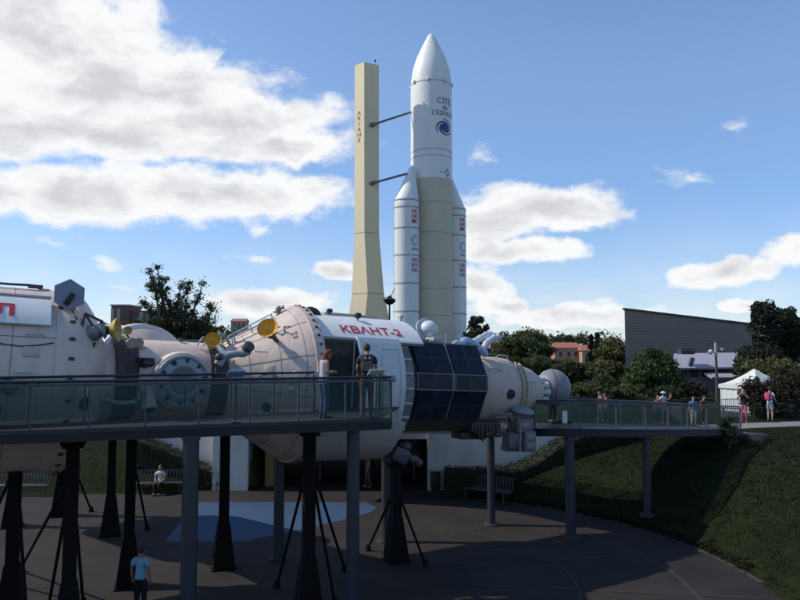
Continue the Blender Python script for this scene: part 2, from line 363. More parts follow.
# grass blades on the banks, uncountable
def blades(name, n, region, hmin, hmax, mat):
    x, y = region(n); z = gz_arr(x, y); n = len(x)
    a = rng.uniform(0, 2*PI, n); h = rng.uniform(hmin, hmax, n); w = h*.22
    dx, dy = np.cos(a)*w, np.sin(a)*w; lean = rng.normal(0, .35, (n, 2))*h[:, None]
    V = np.empty((n, 3, 3)); V[:, 0] = np.stack([x-dx, y-dy, z-.02], 1); V[:, 1] = np.stack([x+dx, y+dy, z-.02], 1); V[:, 2] = np.stack([x+lean[:, 0], y+lean[:, 1], z+h], 1)
    o = npmesh(name, V.reshape(-1, 3), np.arange(3*n).reshape(n, 3), mat); tag(o, None, None, kind='stuff'); return o
def reg(n):
    x = rng.uniform(1.5, 26, n); y = rng.uniform(16, 42, n); r = np.hypot(x-CX, y-CY)
    k = (r > CR+.1) & (r < CR+15) & ~((x > 12) & (y > 32.7+.1*(x-13.5))) & ~((x < 7.4) & (y < 32.6) & (x > -8) & (y > 31.6) & (x < 1.5)) & ~((x < 9.7) & (y < 20)) & ~((x < 2.6) & (y < 32.6)); return x[k], y[k]
blades('grass', 120000, reg, .03, .085, leafm('grass_blades', (.012, .019, .005), .45, .35))
def regl(n):
    x = rng.uniform(-26, -7.5, n); y = rng.uniform(31.6, 42, n); k = gz_arr(x, y) > PZ+.05; return x[k], y[k]
blades('grass', 26000, regl, .03, .09, MC['grass_blades'])

# ------------------------------------------------------------------ foliage
def leaf_cloud(cs, rs, per, size, flat=1.0):
    """cs (k,3) clump centres, rs (k,) radii: quads scattered in every clump."""
    k = len(cs); n = k*per; idx = np.repeat(np.arange(k), per)
    d = rng.normal(size=(n, 3)); d /= np.linalg.norm(d, axis=1)[:, None]; rad = rng.random(n)**.45
    c = cs[idx]+d*(rad*rs[idx])[:, None]*np.array([1, 1, flat])
    a = rng.normal(size=(n, 3)); a /= np.linalg.norm(a, axis=1)[:, None]; b = np.cross(a, rng.normal(size=(n, 3))); b /= np.linalg.norm(b, axis=1)[:, None]
    s = .8*size*rng.uniform(.6, 1.4, n)[:, None]; a = a*s; b = b*s*.55
    V = np.stack([c-a, c-b*.9, c+a, c+b*.9], 1).reshape(-1, 3); return V, np.arange(4*n).reshape(n, 4)
gx, gy = reg(9000); kk = np.hypot(gx-CX, gy-CY) < CR+11; gx, gy = gx[kk][:2600], gy[kk][:2600]
gr_ = rng.uniform(.10, .34, len(gx)); V, Q = leaf_cloud(np.stack([gx, gy, gz_arr(gx, gy)-.02], 1), gr_, 34, .045, .45)
tag(npmesh('ground_cover', V, Q, leafm('ground_cover_leaf', (.014, .021, .006), .5, .8)), None, None, kind='stuff')
ga = np.radians(rng.uniform(2, 68, 420)); gx, gy = CX+(CR+rng.uniform(-.02, .25, 420))*np.cos(ga), CY+(CR+rng.uniform(-.02, .25, 420))*np.sin(ga)
V, Q = leaf_cloud(np.stack([gx, gy, gz_arr(gx, gy)+.03], 1), rng.uniform(.06, .17, 420), 30, .04, .6)
tag(npmesh('ground_cover', V, Q, MC['ground_cover_leaf']), None, None, kind='stuff')
def make_tree(name, label, base, h, w, mat, shape='round', leaf=.3, clumps=70, per=60, trunk_h=.25, group=None, cat='tree', depth=None, cr=None):
    t = thing(name, label, cat, base, 0, group)
    k = clumps; d = rng.normal(size=(k, 3)); d /= np.linalg.norm(d, axis=1)[:, None]; rad = rng.random(k)**.5
    lo = h*trunk_h; H = h-lo; dp = depth or w
    cr = cr or .17*min(w, H)
    if shape == 'round':
        c = d*rad[:, None]*np.array([w/2-cr, dp/2-cr, H/2-cr])+np.array([0, 0, lo+H/2])
    elif shape == 'cone':
        q = rng.random(k)**.75; zz = lo+q*(H-cr); rr = (1-q)**.8*(w/2-cr*.6)+.05*w; aa = rng.uniform(0, 2*PI, k)
        rr = rr*rng.random(k)**.4; c = np.stack([np.cos(aa)*rr, np.sin(aa)*rr*dp/w, zz], 1)
    elif shape == 'column':
        zz = lo+rng.random(k)*(H-cr); q = (zz-lo)/H; rr = (w/2-cr*.5)*np.sqrt(np.clip(1-(q*2-.8)**2/1.6, .1, 1)); aa = rng.uniform(0, 2*PI, k); rr = rr*rng.random(k)**.4
        c = np.stack([np.cos(aa)*rr, np.sin(aa)*rr, zz], 1)
    elif shape == 'airy':
        # several ascending limbs with separate tufts
        pts = []
        tips = [(-.20, .99), (-.15, .90), (-.26, .92), (-.31, .85), (-.40, .70), (-.50, .48), (-.04, .86), (.12, .84), (.25, .82), (.36, .68), (.46, .52), (.30, .42), (-.28, .42), (.06, .62), (-.12, .60), (.45, .34), (-.44, .30), (.0, .35)]
        for i, (fx, fz) in enumerate(tips):
            tip = np.array([fx*w, rng.uniform(-.3, .3)*w, lo+H*fz*.97]); st = np.array([0, 0, lo*.8])
            for q in np.linspace(.3, 1, max(4, k//len(tips))): pts.append(st+(tip-st)*q+rng.normal(0, .06*w, 3)*(1.25-.8*q)+np.array([0, 0, .05*H*math.sin(q*PI)]))
        ne = 90; d_ = rng.normal(size=(ne, 3)); d_ /= np.linalg.norm(d_, axis=1)[:, None]
        c = np.concatenate([np.array(pts), d_*(rng.random(ne)**.5)[:, None]*np.array([.40*w, .36*w, .33*H])+np.array([.0, 0, lo+.36*H])])
    c[:, 2] = np.maximum(c[:, 2], lo*.9)
    rs = cr*rng.uniform(.55, 1.25, len(c))
    if shape == 'airy': rs *= np.clip(1.25-.6*(c[:, 2]-lo)/H, .5, 1.2)
    V, Q = leaf_cloud(c, rs, int(per*1.45), leaf, .8); 
    if shape == 'airy':
        V2, Q2 = leaf_cloud(c, rs*1.9, 26, leaf*.9, .9); Q = np.concatenate([Q, Q2+len(V)]); V = np.concatenate([V, V2])
    npmesh('crown', V, Q, mat, t)
    mb = MB(); r0 = max(.05, .025*h); top = lo+H*.62
    mb.tube([(0, 0, -.3), (.02*h*.3, 0, lo*.6), (0, .02*h*.3, top*.75), (0, 0, top)], [r0*1.25, r0, r0*.7, r0*.25], 8)
    if shape == 'airy':
        for fx, fz in tips: pass
        per_tip = max(4, k//len(tips))
        for i in range(len(tips)):
            ch_ = [Vector((0, 0, lo*.7))]+[Vector(c[i*per_tip+q]) for q in range(0, per_tip, 2)]+[Vector(c[(i+1)*per_tip-1])]
            mb.tube(ch_, [r0*(.55-.47*q/(len(ch_)-1)) for q in range(len(ch_))], 5)
    for j in rng.choice(len(c), min(12, len(c)), replace=False):
        zs = lo*.7+(top-lo*.7)*rng.random()*.7; mid = (c[j]*.5+np.array([0, 0, zs])*.5)+np.array([0, 0, .03*h])
        mb.tube([(0, 0, zs), tuple(mid), tuple(c[j])], [r0*.45, r0*.28, r0*.12], 5)
    mb.build('trunk', TRUNK, t); return t
def tree_px(name, label, px, top, w, Z, mat, zb=None, **kw):
    p = P(px, top, Z); b = gz(p.x, Z) if zb is None else zb; s = F/Z
    return make_tree(name, label, (p.x, Z, b), p.z-b, w/s, mat, **kw)

# ------------------------------------------------------------------ space station
TILT = R(2.86); S = 1.08; NODE = Vector((-5.37, 18, -.75))*S
def station_root(name, label, cat, group=None):
    o = thing(name, label, cat, NODE, 0, group); o.rotation_euler = (0, TILT, R(30)); o.scale = (S, S, S); return o
from mathutils import Euler
SM = Matrix.LocRotScale(NODE, Euler((0, TILT, R(30))), Vector((S, S, S)))
SMI = SM.inverted()
def stpx(px, py, a):                     # station coordinates of a photograph point on the upright plane a metres towards the viewer
    o = SMI@Vector((0, 0, 0)); d = SMI@P(px, py, 10)-o; return o+d*((-a-o.y)/d.y)
def circ(r, z0=0): return lambda t: (-r*math.sin(t), z0+r*math.cos(t))      # t from the top towards the viewer
def oncirc(l, t, r): return Vector((l, -r*math.sin(t), r*math.cos(t)))
def dish(mb, c, d, r, depth=.36, th=.02):
    prof = [(depth*(q*q)*r/.5, r*q) for q in (.03, .25, .5, .75, .9, 1)]; back = [(l-th, rr) for l, rr in prof[::-1]]
    mb.lathe(back[::1]+[], 28, c, d, cap=False) if False else mb.lathe(prof+[(prof[-1][0]-th, r)]+[(l-th, rr) for l, rr in prof[::-1]], 28, c, d, cap=False)
    return mb
# --- module with the lettering
kv = station_root('laboratory_module', 'cream space station module with solar panels and a red Cyrillic word on its white roof', 'space module')
mb = MB(); mb.lathe([(.80, .75), (.85, .92), (1.0, 1.02), (1.3, 1.20), (1.6, 1.38), (1.95, 1.60), (2.25, 1.79), (2.48, 1.94), (2.66, 2.02), (2.76, 2.05)], 72); mb.lathe([(2.74, 1.2), (2.752, 2.02)], 72, cap=False)
cone = mb.build('nose_cone', CREAM, kv)
mb = MB(); mb.lathe([(.44, .80), (.44, .97), (.62, 1.0), (.84, .97), (.86, .8)], 48); mb.build('docking_collar', DBROWN, cone)
mb = MB(); mb.lathe([(2.70, 2.0), (2.70, 2.075), (2.95, 2.085), (2.95, 2.0)], 96, cap=False); rim = mb.build('rim_band', CREAM2, kv)
for k in range(48):
    t = 2*PI*k/48; p = oncirc(2.84, t, 2.09); mb = MB(); mb.box(p, (.075, .06, .05), rx=t, bev=.01); mb.build('rim_bolt', DGREY, rim)
# double handrail on the cone
CONEP = ([.80, .85, 1.0, 1.3, 1.6, 1.95, 2.25, 2.48, 2.66, 2.76], [.75, .92, 1.02, 1.20, 1.38, 1.60, 1.79, 1.94, 2.02, 2.05])
def oncone(l, t, off=0): return oncirc(l, t, float(np.interp(l, *CONEP))+off)
for t0, la, lb in ((R(10), .62, 2.05), (R(20), .70, 1.95)):
    mb = MB(); pts = [oncone(la+(lb-la)*k/8, t0, .16) for k in range(9)]; mb.tube(pts+[oncone(lb+.02, t0, 0)], .022, 6)
    for k in (2, 5, 8): mb.tube([pts[k], oncone(la+(lb-la)*k/8+.05, t0, -.02)], .016, 6)
    mb.build('handrail', LGREY, kv)
for l, t in ((1.75, R(30)), (1.95, R(36)), (2.15, R(40))):
    p, q = oncone(l, t, -.02), oncone(l-.05, t, .17); mb = MB(); mb.tube([p, q, q+Vector((.14, -.05, .03))], .022, 6); mb.sph(q, .034, 8, 6); mb.build('standoff_hook', GREYM, kv)
# yellow dish on the cone
def dish_set(parent, c, d, r, mat, stem_to, name='dish_antenna'):
    c = Vector(c); d = Vector(d).normalized(); mb = MB(); dish(mb, c, d, r); mb.tube([c+d*.02, c+d*r*.95], r*.06, 6); mb.sph(c+d*r*.95, r*.1, 8, 6)
    o = mb.build(name, mat, parent); mb = MB(); mb.lathe([(-.22, r*.30), (-.18, r*.42), (-.02, r*.38), (.0, r*.2)], 16, c, d); mb.tube([c-d*.15, Vector(stem_to)], r*.22, 8)
    mb.build('dish_mount', DGREY, o); return o
cc = stpx(269.5, 331.5, 1.42); dish_set(kv, cc, (-.55, -.68, .45), .26, YEL, stpx(277, 341, 1.15))
mb = MB(); p = oncirc(2.3, R(3), 1.8); mb.box(p+Vector((0, 0, .07)), (.22, .16, .05), bev=.01); mb.sph(p+Vector((.02, 0, .16)), .085, 12, 8); mb.tube([p+Vector((.02, 0, .16)), p+Vector((.13, -.1, .22))], .05, 8); mb.build('camera_head', GREYM, kv)
mb = MB(); mb.box(stpx(240, 373.5, 1.25), (.36, .06, .05), bev=.01); mb.build('blue_label_bar', M('bright_blue', (.08, .22, .5), .5), kv)
mb = MB(); mb.lathe([(0, .12), (.10, .10), (.12, .02)], 12, oncone(1.7, R(112), -.02), oncirc(0, R(112), 1)); mb.build('vent_cup', DGREY, kv)
# manipulator arm
mb = MB(); q = [stpx(217, 362, .95), stpx(223, 358, 1.12), stpx(228, 355, 1.2), stpx(236, 353.5, 1.25), stpx(243, 353.5, 1.3), stpx(249, 350, 1.32)]
mb.tube(q, [.07, .09, .10, .085, .10, .11], 14); arm = mb.build('manipulator_arm', LBLUE, kv)
mb = MB(); mb.tube([stpx(227, 355, 1.2), stpx(222, 351, 1.1), stpx(219, 347, .95)], [.08, .07, .09], 10); mb.box(stpx(221, 360, 1.15), (.2, .14, .3), ry=.5, bev=.03); mb.build('arm_elbow', LBLUE, arm)
a2 = stpx(248, 347.5, 1.36); mb = MB(); mb.lathe([(-.1, .08), (-.08, .13), (.08, .14), (.12, .09), (.13, .03)], 16, a2, (.2, -.75, .5)); mb.build('arm_joint', DGREY, arm)
mb = MB(); mb.sph(stpx(219, 357, 1.18), .10, 12, 8); mb.build('arm_joint', DGREY, arm)
# white curved roof with lettering
roof = lambda t: (-2.04*math.sin(t), 1.90*math.cos(t))
mb = MB(); mb.shell(2.97, 5.98, roof, R(-58), R(50), .06, 30, 6); rf = mb.build('curved_roof', WHITEP, kv)
tv, tf, tw = text_geo('КВАНТ-2', .40, .008)
def onroof(l, s):                       # s = arc length up from the reference line
    t = R(43)-s/1.98; y, z = roof(t); k = 1+.012/math.hypot(y, z); return Vector((l, y*k, z*k))
mb = MB(); kx = 1.80/tw; mb.add([onroof(3.62+x*kx, y*1.12) for x, y in tv], tf); mb.build('red_lettering', RED, rf)
mb = MB(); mb.shell(2.97, 5.98, lambda t: (-2.06*math.sin(t), 1.92*math.cos(t)), R(49.2), R(51), .10, 2, 4); mb.build('roof_edge', LGREY, rf)
def flood(parent, p, d, s=.12):
    mb = MB(); p = Vector(p); mb.tube([p-Vector((0, 0, .18)), p], .02, 6); mb.box(p, (s*1.5, s, s), rz=d, rx=-.5, bev=.015); return mb.build('floodlight', BLACK, parent)
flood(rf, roof(R(20)) and (4.35, roof(R(22))[0], roof(R(22))[1]+.14), .3); flood(rf, (3.75, roof(R(6))[0], roof(R(6))[1]+.12), .1, .1)
mb = MB(); mb.lathe([(0, .30), (.08, .27), (.17, .17), (.21, .05)], 20, (3.2, roof(R(5))[0], roof(R(5))[1]-.02), (0, 0, 1)); mb.build('black_dome', BLACK, rf)
mb = MB(); mb.box((4.6, .5, 1.93), (1.7, .8, .14), bev=.02); mb.build('roof_hatch', M('hatch_tan', (.34, .30, .26), .6), rf)
# shell below and behind, side panel with door, dark inside
mb = MB(); mb.shell(2.95, 5.35, circ(2.05), R(116), R(300), .07, 40, 6); mb.build('lower_shell', M('underside_cream', (.52, .50, .46), .6, .06, 1.2, dirt=((.3, .28, .25), .5, 1.6)), kv)
mb = MB(); mb.shell(3.92, 5.20, circ(2.05), R(51), R(115.5), .06, 24, 6); sp = mb.build('side_panel', PALEP, kv)
mb = MB()
for l in (4.50, 5.04): mb.shell(l, l+.025, circ(2.065), R(60), R(112), .03, 16, 1)
mb.shell(4.50, 5.065, circ(2.065), R(60), R(60.8), .03, 2, 3); dr = mb.build('door_frame', LGREY, sp)
mb = MB(); p = oncirc(4.80, R(83), 2.06); mb.lathe([(0, .09), (.03, .085), (.05, .03)], 16, p, oncirc(0, R(83), 1)); mb.build('door_handle', GREYM, sp)
mb = MB(); mb.shell(3.92, 3.98, circ(2.075), R(51), R(115.5), .05, 20, 1); mb.build('panel_edge', WHITEP, sp)
mb = MB(); mb.lathe([(5.17, 1.3), (5.17, 1.83), (5.30, 1.82), (5.32, 1.74), (5.5, 1.72), (5.52, 1.64), (5.72, 1.62), (5.74, 1.3)], 72); en = mb.build('end_frame', M('frame_grey', (.21, .20, .19), .6, .2, 4, dirt=((.06, .05, .05), .6, 5)), kv)
for k in range(28):
    t = 2*PI*k/28; mb = MB(); mb.box(oncirc(5.44, t, 1.75), (.34, .05, .08), rx=t, bev=.01); mb.build('frame_rib', LGREY, en)
# interior
mb = MB(); mb.box((4.15, .25, .45), (2.35, .06, 2.5)); mb.box((4.15, -.75, -1.04), (2.3, 1.95, .08)); mb.build('interior_wall', INT, kv)
mb = MB()
for l, w_, z, h_ in ((3.15, .28, .2, 1.2), (3.5, .34, -.3, .9), (3.86, .22, .4, 1.3)): mb.box((l, .05, z), (w_, .3, h_), bev=.03)
mb.tube([(3.3, -.3, -.95), (3.3, -.35, -.2)], .05, 8); mb.tube([(3.62, -.5, -.95), (3.62, -.5, .2), (3.7, -.4, .5)], .04, 8); mb.build('interior_racks', M('rack', (.30, .31, .28), .5, .5, 6), kv)
mb = MB(); mb.box((3.42, -1.60, .12), (.86, .016, 2.2)); mb.build('window_pane', glass_mat('module_glass', (.75, .80, .78), .0), kv)
mb = MB(); mb.box((2.99, -1.62, .10), (.05, .06, 2.3)); mb.box((3.87, -1.60, .10), (.04, .05, 2.3)); mb.box((3.43, -1.61, 1.225), (.84, .05, .06)); mb.build('window_frame', LBLUE, kv)
# solar panels
L0, L1, LM = 5.80, 8.20, 7.0
ring = [(-1.02, 1.26), (-1.55, .42), (-1.57, -.02), (-1.22, -.82)]
mb = MB(); body = [(-1.0, 1.22), (-1.5, .42), (-1.52, -.02), (-1.18, -.80), (-.5, -1.25), (.6, -1.25), (1.3, -.7), (1.45, .3), (1.0, 1.1), (.2, 1.38)]
mb.rings([[(l, y, z) for y, z in body] for l in (L0-.02, L1+.02)]); sb = mb.build('panel_body', DGREY, kv, 20)
def facet(a, b, la, lb, off, th=.03):
    a = Vector((0, *a)); b = Vector((0, *b)); e = (b-a); n = Vector((0, e.z, -e.y)).normalized()
    n = n if n.y < 0 else -n
    o = n*off; q = n*(off+th); X0, X1 = Vector((la, 0, 0)), Vector((lb, 0, 0))
    vs = [X0+a+o, X1+a+o, X1+b+o, X0+b+o, X0+a+q, X1+a+q, X1+b+q, X0+b+q]
    return vs, [(0, 1, 2, 3), (4, 5, 6, 7), (0, 1, 5, 4), (1, 2, 6, 5), (2, 3, 7, 6), (3, 0, 4, 7)]
for i in range(3):
    a, b = ring[i], ring[i+1]
    va, vb = Vector(a), Vector(b)
    for (la, lb) in ((L0+.05, LM-.035), (LM+.035, L1-.05)):
        ins = .05 if i == 1 else .02
        pa = tuple(va.lerp(vb, ins*(1.6 if i == 1 else 1))); pb = tuple(vb.lerp(va, ins*(1.6 if i == 1 else 1)))
        mb = MB(); mb.add(*facet(pa, pb, la+.03, lb-.03, .02)); so_ = mb.build('solar_panel', CELL, kv, 20)
        mb = MB(); lm = (la+lb)/2; mb.add(*facet(pa, pb, lm-.008, lm+.008, .052, .004))
        if i != 1:
            c0, c1 = va.lerp(vb, .49), va.lerp(vb, .51); mb.add(*facet(tuple(c0), tuple(c1), la+.04, lb-.04, .051, .003))
        mb.build('cell_divider', CELLL, so_, 20)
mb = MB()
for i in range(3):
    a, b = ring[i], ring[i+1]
    for l in ((LM-.012, LM+.012),): mb.add(*facet(a, b, l[0], l[1], .03))
    if i == 1:
        for l in (L0+.02, LM-.045, LM+.045, L1-.05): mb.add(*facet(a, b, l, l+.025, .032))
for y, z in ring[1:3]: mb.tube([(L0, y-.03, z), (L1, y-.03, z)], .022, 6)
y, z = ring[0]; mb.tube([(L0, y-.02, z+.02), (L1, y-.02, z+.02)], .02, 6)
mb.build('panel_frame', CELLF, sb)
mb = MB()
for zz in (.12, .26): mb.tube([(5.6, -.75, 1.36+zz), (7.75, -.75, 1.36+zz)], .016, 6)
for l in (5.6, 6.15, 6.7, 7.25, 7.75): mb.tube([(l, -.75, 1.3), (l, -.75, 1.62)], .016, 6)
for l in (5.9, 6.5, 7.1): mb.box((l, -.3, 1.42), (.3, .5, .12), bev=.02)
mb.build('top_railing', LGREY, sb)
c = Vector((7.15, .05, 1.72)); mb = MB(); mb.lathe([(-.32, .26), (-.2, .30), (-.18, .36), (-.1, .36), (-.08, .28), (.02, .28), (.14, .24), (.24, .15), (.28, .03)], 28, c, (.15, -.9, .35)); mb.tube([c, (7.15, .1, 1.2)], .08, 8); an = mb.build('dome_antenna', M('dome_white', (.55, .62, .62), .4), sb)
mb = MB(); mb.lathe([(-.12, .29), (-.12, .40), (-.06, .41), (-.06, .29)], 28, c, (.15, -.9, .35), cap=False); mb.build('antenna_ring', LGREY, an)
mb = MB(); mb.lathe([(0, .13), (.28, .13), (.30, .17), (.36, .16), (.40, .06), (.62, .055), (.64, .09), (.70, .07)], 20, (6.2, .1, 1.40), (0, 0, 1)); mb.lathe([(0, .12), (.24, .10), (.3, .03)], 16, (6.5, .0, 1.5), (.3, 0, 1)); mb.build('thruster_unit', LGREY, sb)
for (pts, r_, mt) in (([(7.55, -.55, 1.42), (7.75, -.55, 1.60), (8.1, -.5, 1.52), (8.35, -.5, 1.35)], .14, BLUEW), ([(7.3, -.6, 1.45), (7.45, -.6, 1.52), (7.6, -.6, 1.45)], .10, BLUEW),
                      ([(8.1, -.3, 1.45), (8.4, -.25, 1.65), (8.8, -.2, 1.83), (9.1, -.15, 1.86)], .12, PALEW), ([(8.45, -.5, 1.35), (8.65, -.45, 1.6), (8.95, -.4, 1.75), (9.2, -.4, 1.78)], .12, PALEW), ([(8.2, -.6, 1.40), (8.4, -.6, 1.30), (8.55, -.55, 1.2)], .13, BLUEW)):
    mb = MB(); q = [Vector((p[0]+.32, p[1], p[2]-.16)) for p in pts]; fine = []; r_ *= .86
    for i in range(len(q)-1):
        for k in range(5): fine.append(q[i].lerp(q[i+1], k/5))
    fine.append(q[-1]); mb.tube(fine, [r_*(.55 if i in (0, len(fine)-1) else 1+.10*math.sin(i*2.1)) for i in range(len(fine))], 12); mb.build('wrapped_boom', mt, kv)
# end body
mb = MB(); mb.lathe([(8.15, 1.02), (8.25, 1.05), (9.7, 1.0), (9.95, .98), (10.05, .9), (10.3, .86), (10.9, .70), (11.25, .52), (11.3, .2)], 64); eb = mb.build('end_body', CREAM2, kv)
mb = MB(); p = oncirc(9.5, R(96), 1.0); mb.lathe([(-.05, .155), (.03, .15), (.04, .12), (.03, .02)], 20, p, oncirc(0, R(96), 1)); mb.build('porthole', BLACK, eb)
mb = MB()
mb.shell(9.98, 10.03, circ(1.03), R(30), R(140), .06, 20, 1); mb.shell(10.16, 10.21, circ(1.0), R(30), R(140), .06, 20, 1)
for k in range(9):
    t = R(40+11*k); p = oncirc(10.0, t, 1.02); mb.tube([p, oncirc(10.19, t, 1.0)], .018, 6)
mb.build('yellow_ladder', M('ladder_ochre', (.42, .35, .21), .6), eb)
for t, l in ((R(55), 9.0), (R(20), 9.6), (R(75), 10.5)): mb = MB(); mb.tube([oncirc(l-.3, t, 1.0), oncirc(l-.1, t, 1.14), oncirc(l+.2, t, 1.12), oncirc(l+.3, t, .95)], .02, 6); mb.build('grab_rail', LGREY, eb)
for t, rr in ((R(65), .42), (R(95), .46), (R(125), .46), (R(30), .4)):
    o = oncirc(11.05, t, rr); mb = MB(); mb.lathe([(0, .05), (.08, .07), (.12, .05), (.2, .07), (.42, .13), (.42, .11)], 14, o, (1, 0, 0)); mb.build('thruster_horn', LGREY, eb)
mb = MB(); mb.tube([(11.2, 0, 0), (11.7, 0, .06)], .12, 12); mb.build('antenna_neck', DGREY, eb)
mb = MB(); mb.lathe([(-.60, .05), (-.57, .20), (-.46, .38), (-.28, .55), (-.05, .63), (.15, .60), (.33, .52), (.48, .38), (.57, .2), (.60, .04)], 48, (12.05, 0, .10), (.9, -.42, .05)); sa = mb.build('round_antenna', M('antenna_grey', (.20, .205, .225), .5, .06, 2, bump=.1), kv)
mb = MB(); mb.lathe([(-.02, .632), (.02, .635), (.03, .628)], 48, (12.0, .02, .10), (.9, -.42, .05), cap=False); mb.build('antenna_band', M('band_grey', (.13, .135, .15), .5), sa)
# instrument pack slung under the end
mb = MB(); mb.box((9.95, -.95, -1.02), (.62, .5, .42), bev=.03); mb.box((10.12, -1.0, -1.5), (.42, .5, .62), bev=.03); mb.box((9.62, -.9, -1.48), (.36, .4, .45), bev=.03); mb.box((9.95, -.7, -1.75), (.8, .4, .18), bev=.03); ip = mb.build('instrument_pack', M('pack_grey', (.13, .13, .135), .5, .25, 4, dirt=((.06, .06, .07), .6, 5)), kv)
mb = MB()
for p in ((9.95, -1.21, -1.02), (10.12, -1.26, -1.36), (10.12, -1.26, -1.62)): mb.box(p, (.30, .02, .16), bev=.004)
mb.box((9.73, -1.22, -1.35), (.05, .04, .85)); mb.build('pack_cover', M('cover_pale', (.22, .22, .23), .5, .2, 4), ip)
mb = MB(); mb.lathe([(0, .33), (.05, .37), (.1, .34), (.16, .2), (.18, .03)], 28, (9.9, -1.05, -.64), (0, -.25, 1)); mb.build('flat_dish', M('dish_grey', (.2, .21, .225), .45), ip)
mb = MB()
for k in range(6):
    a = Vector((9.0+.12*k, -.75-.08*(k % 3), -.72-.1*(k % 2))); mb.tube([a, a+Vector((.2, -.15, .02)), a+Vector((.35, -.12, -.2))], .03, 6); mb.sph(a+Vector((.2, -.15, .02)), .05, 8, 6)
mb.build('hose_bundle', M('hose_tan', (.30, .25, .2), .6, .3, 6), ip)
mb = MB(); mb.box((8.7, -.5, -1.1), (1.0, .7, .3), bev=.04); mb.box((8.5, -.3, -1.38), (.9, .6, .22), bev=.03)
for k in range(8): mb.tube([(8.3+.13*k, -.85, -1.0), (8.35+.13*k, -.88, -1.25-.12*(k % 3)), (8.4+.12*k, -.6, -1.4)], .035, 6)
mb.build('underside_gear', M('gear_brown', (.05, .04, .035), .6, .4, 5), eb)
mb = MB(); mb.box((5.75, -.9, -1.85), (.5, .35, .4), ry=.4, bev=.05); mb.tube([(5.4, -.8, -1.75), (5.9, -.95, -1.75), (6.15, -1.0, -2.0)], .10, 10); mb.sph((5.95, -.9, -1.62), .16, 10, 8); mb.tube([(6.2, -.95, -1.95), (6.4, -1.0, -2.1)], .12, 10); mb.build('bracket_gear', DGREY, kv)
mb = MB(); mb.lathe([(5.16, 1.80), (5.165, 1.0)], 48, (0, 0, 0), (1, 0, 0), cap=False); mb.build('inner_bulkhead', DGREY, kv)

SEAMD = M('hull_seam', (.20, .165, .14), .7, .3, 6)
for k in range(12):
    t = 2*PI*k/12+.13; mb = MB(); mb.tube([oncone(l, t, .002) for l in (.95, 1.3, 1.6, 1.95, 2.25, 2.48, 2.66)], .007, 5); mb.build('hull_seam', SEAMD, cone)
for l in (1.3, 1.95, 2.48): mb = MB(); rr = float(np.interp(l, *CONEP)); mb.lathe([(l-.008, rr-.004), (l, rr+.007), (l+.008, rr-.002)], 72, cap=False); mb.build('hull_seam', SEAMD, cone)
for l, t, w_, h_ in ((1.7, 75, .26, .2), (2.2, 95, .2, .3), (2.35, 48, .16, .16), (1.45, 88, .16, .14)):
    rr = float(np.interp(l, *CONEP)); mb = MB(); p = oncirc(l, R(t), rr-.01); mb.box(p, (w_, .035, h_), rx=R(t)-PI/2, rz=-.6*math.sin(R(t)), bev=.01); mb.build('cover_plate', CREAM2, cone)

for px, py, a in ((289, 352, 1.75), (262, 352, 1.55), (300, 372, 1.95)): mb = MB(); p = stpx(px, py, a); mb.tube([p+Vector((-.14, .1, 0)), p+Vector((-.13, -.03, 0)), p+Vector((.13, -.06, 0)), p+Vector((.14, .07, 0))], .015, 6); mb.build('grab_rail', LGREY, cone)
mb = MB(); mb.tube([oncone(.95+.2*k, R(84+5*math.sin(k*1.3)), .012) for k in range(9)], .012, 6); mb.build('hull_cable', DGREY, cone)

# --- node between the modules, with the port that faces the viewer
nd = station_root('docking_node', 'cream docking node with a round pale blue port ring between two big modules', 'space module')
mb = MB(); mb.lathe([(-1.25, .7), (-1.25, .90), (-1.0, .95), (.42, .95), (.5, .7)], 64); hull = mb.build('hull', CREAM, nd)
mb = MB(); mb.lathe([(0, .70), (.95, .70), (1.08, .67), (1.10, .62)], 56, (-.29, 0, .0), (0, -1, 0)); mb.build('port_tunnel', CREAM, nd)
mb = MB(); mb.lathe([(1.08, .31), (1.08, .64), (1.16, .62), (1.18, .57), (1.14, .53), (1.16, .43), (1.18, .37), (1.14, .31)], 56, (-.29, 0, .0), (0, -1, 0), cap=False); pr = mb.build('port_ring', LBLUE, nd)
mb = MB(); mb.lathe([(1.06, .02), (1.12, .1), (1.13, .32), (1.10, .34)], 40, (-.29, 0, .0), (0, -1, 0)); mb.build('port_cover', M('cover_grey', (.15, .17, .19), .5, .15, 3), pr)
for k in range(10):
    t = 2*PI*k/10+.2; s_ = (.085, .05, .06) if k % 3 else (.13, .06, .09); mb = MB(); mb.box((-.29+math.cos(t)*.50, -1.17, math.sin(t)*.50), s_, ry=-t, bev=.01); mb.build('port_latch', BLACK, pr)
mb = MB(); mb.lathe([(-1.75, .86), (-1.73, 1.0), (-1.52, 1.02), (-1.50, .96), (-1.28, .98), (-1.22, .88)], 48); mb.build('dark_ring', DBROWN, nd)
mb = MB(); p = stpx(147, 362.5, 1.15); mb.box(p, (.30, .22, .18), rx=-.3, rz=.3, bev=.03); mb.box(p+Vector((-.16, 0, .05)), (.16, .16, .12), rz=.5, bev=.02); mb.tube([p, oncirc(p.x, R(70), .9)], .05, 8); mb.build('camera_box', BLACK, nd)
mb = MB(); p = stpx(148, 398, 1.0); mb.lathe([(-.3, .17), (.25, .17), (.27, .19), (.3, .19), (.3, .15)], 20, p, (.1, -.45, -.9)); mb.build('side_horn', CREAM, nd)
mb = MB(); mb.lathe([(-.0, .145), (.004, .02)], 20, p+Vector((.1, -.45, -.9)).normalized()*.302, (.1, -.45, -.9)); mb.build('horn_mouth', BLACK, nd)
mb = MB()
for x in (197, 203): mb = MB(); mb.tube([stpx(x, 346, .5), stpx(x+5, 338, .5), stpx(x+7, 337, .5)], .02, 6); mb.build('grab_rail', LGREY, nd)
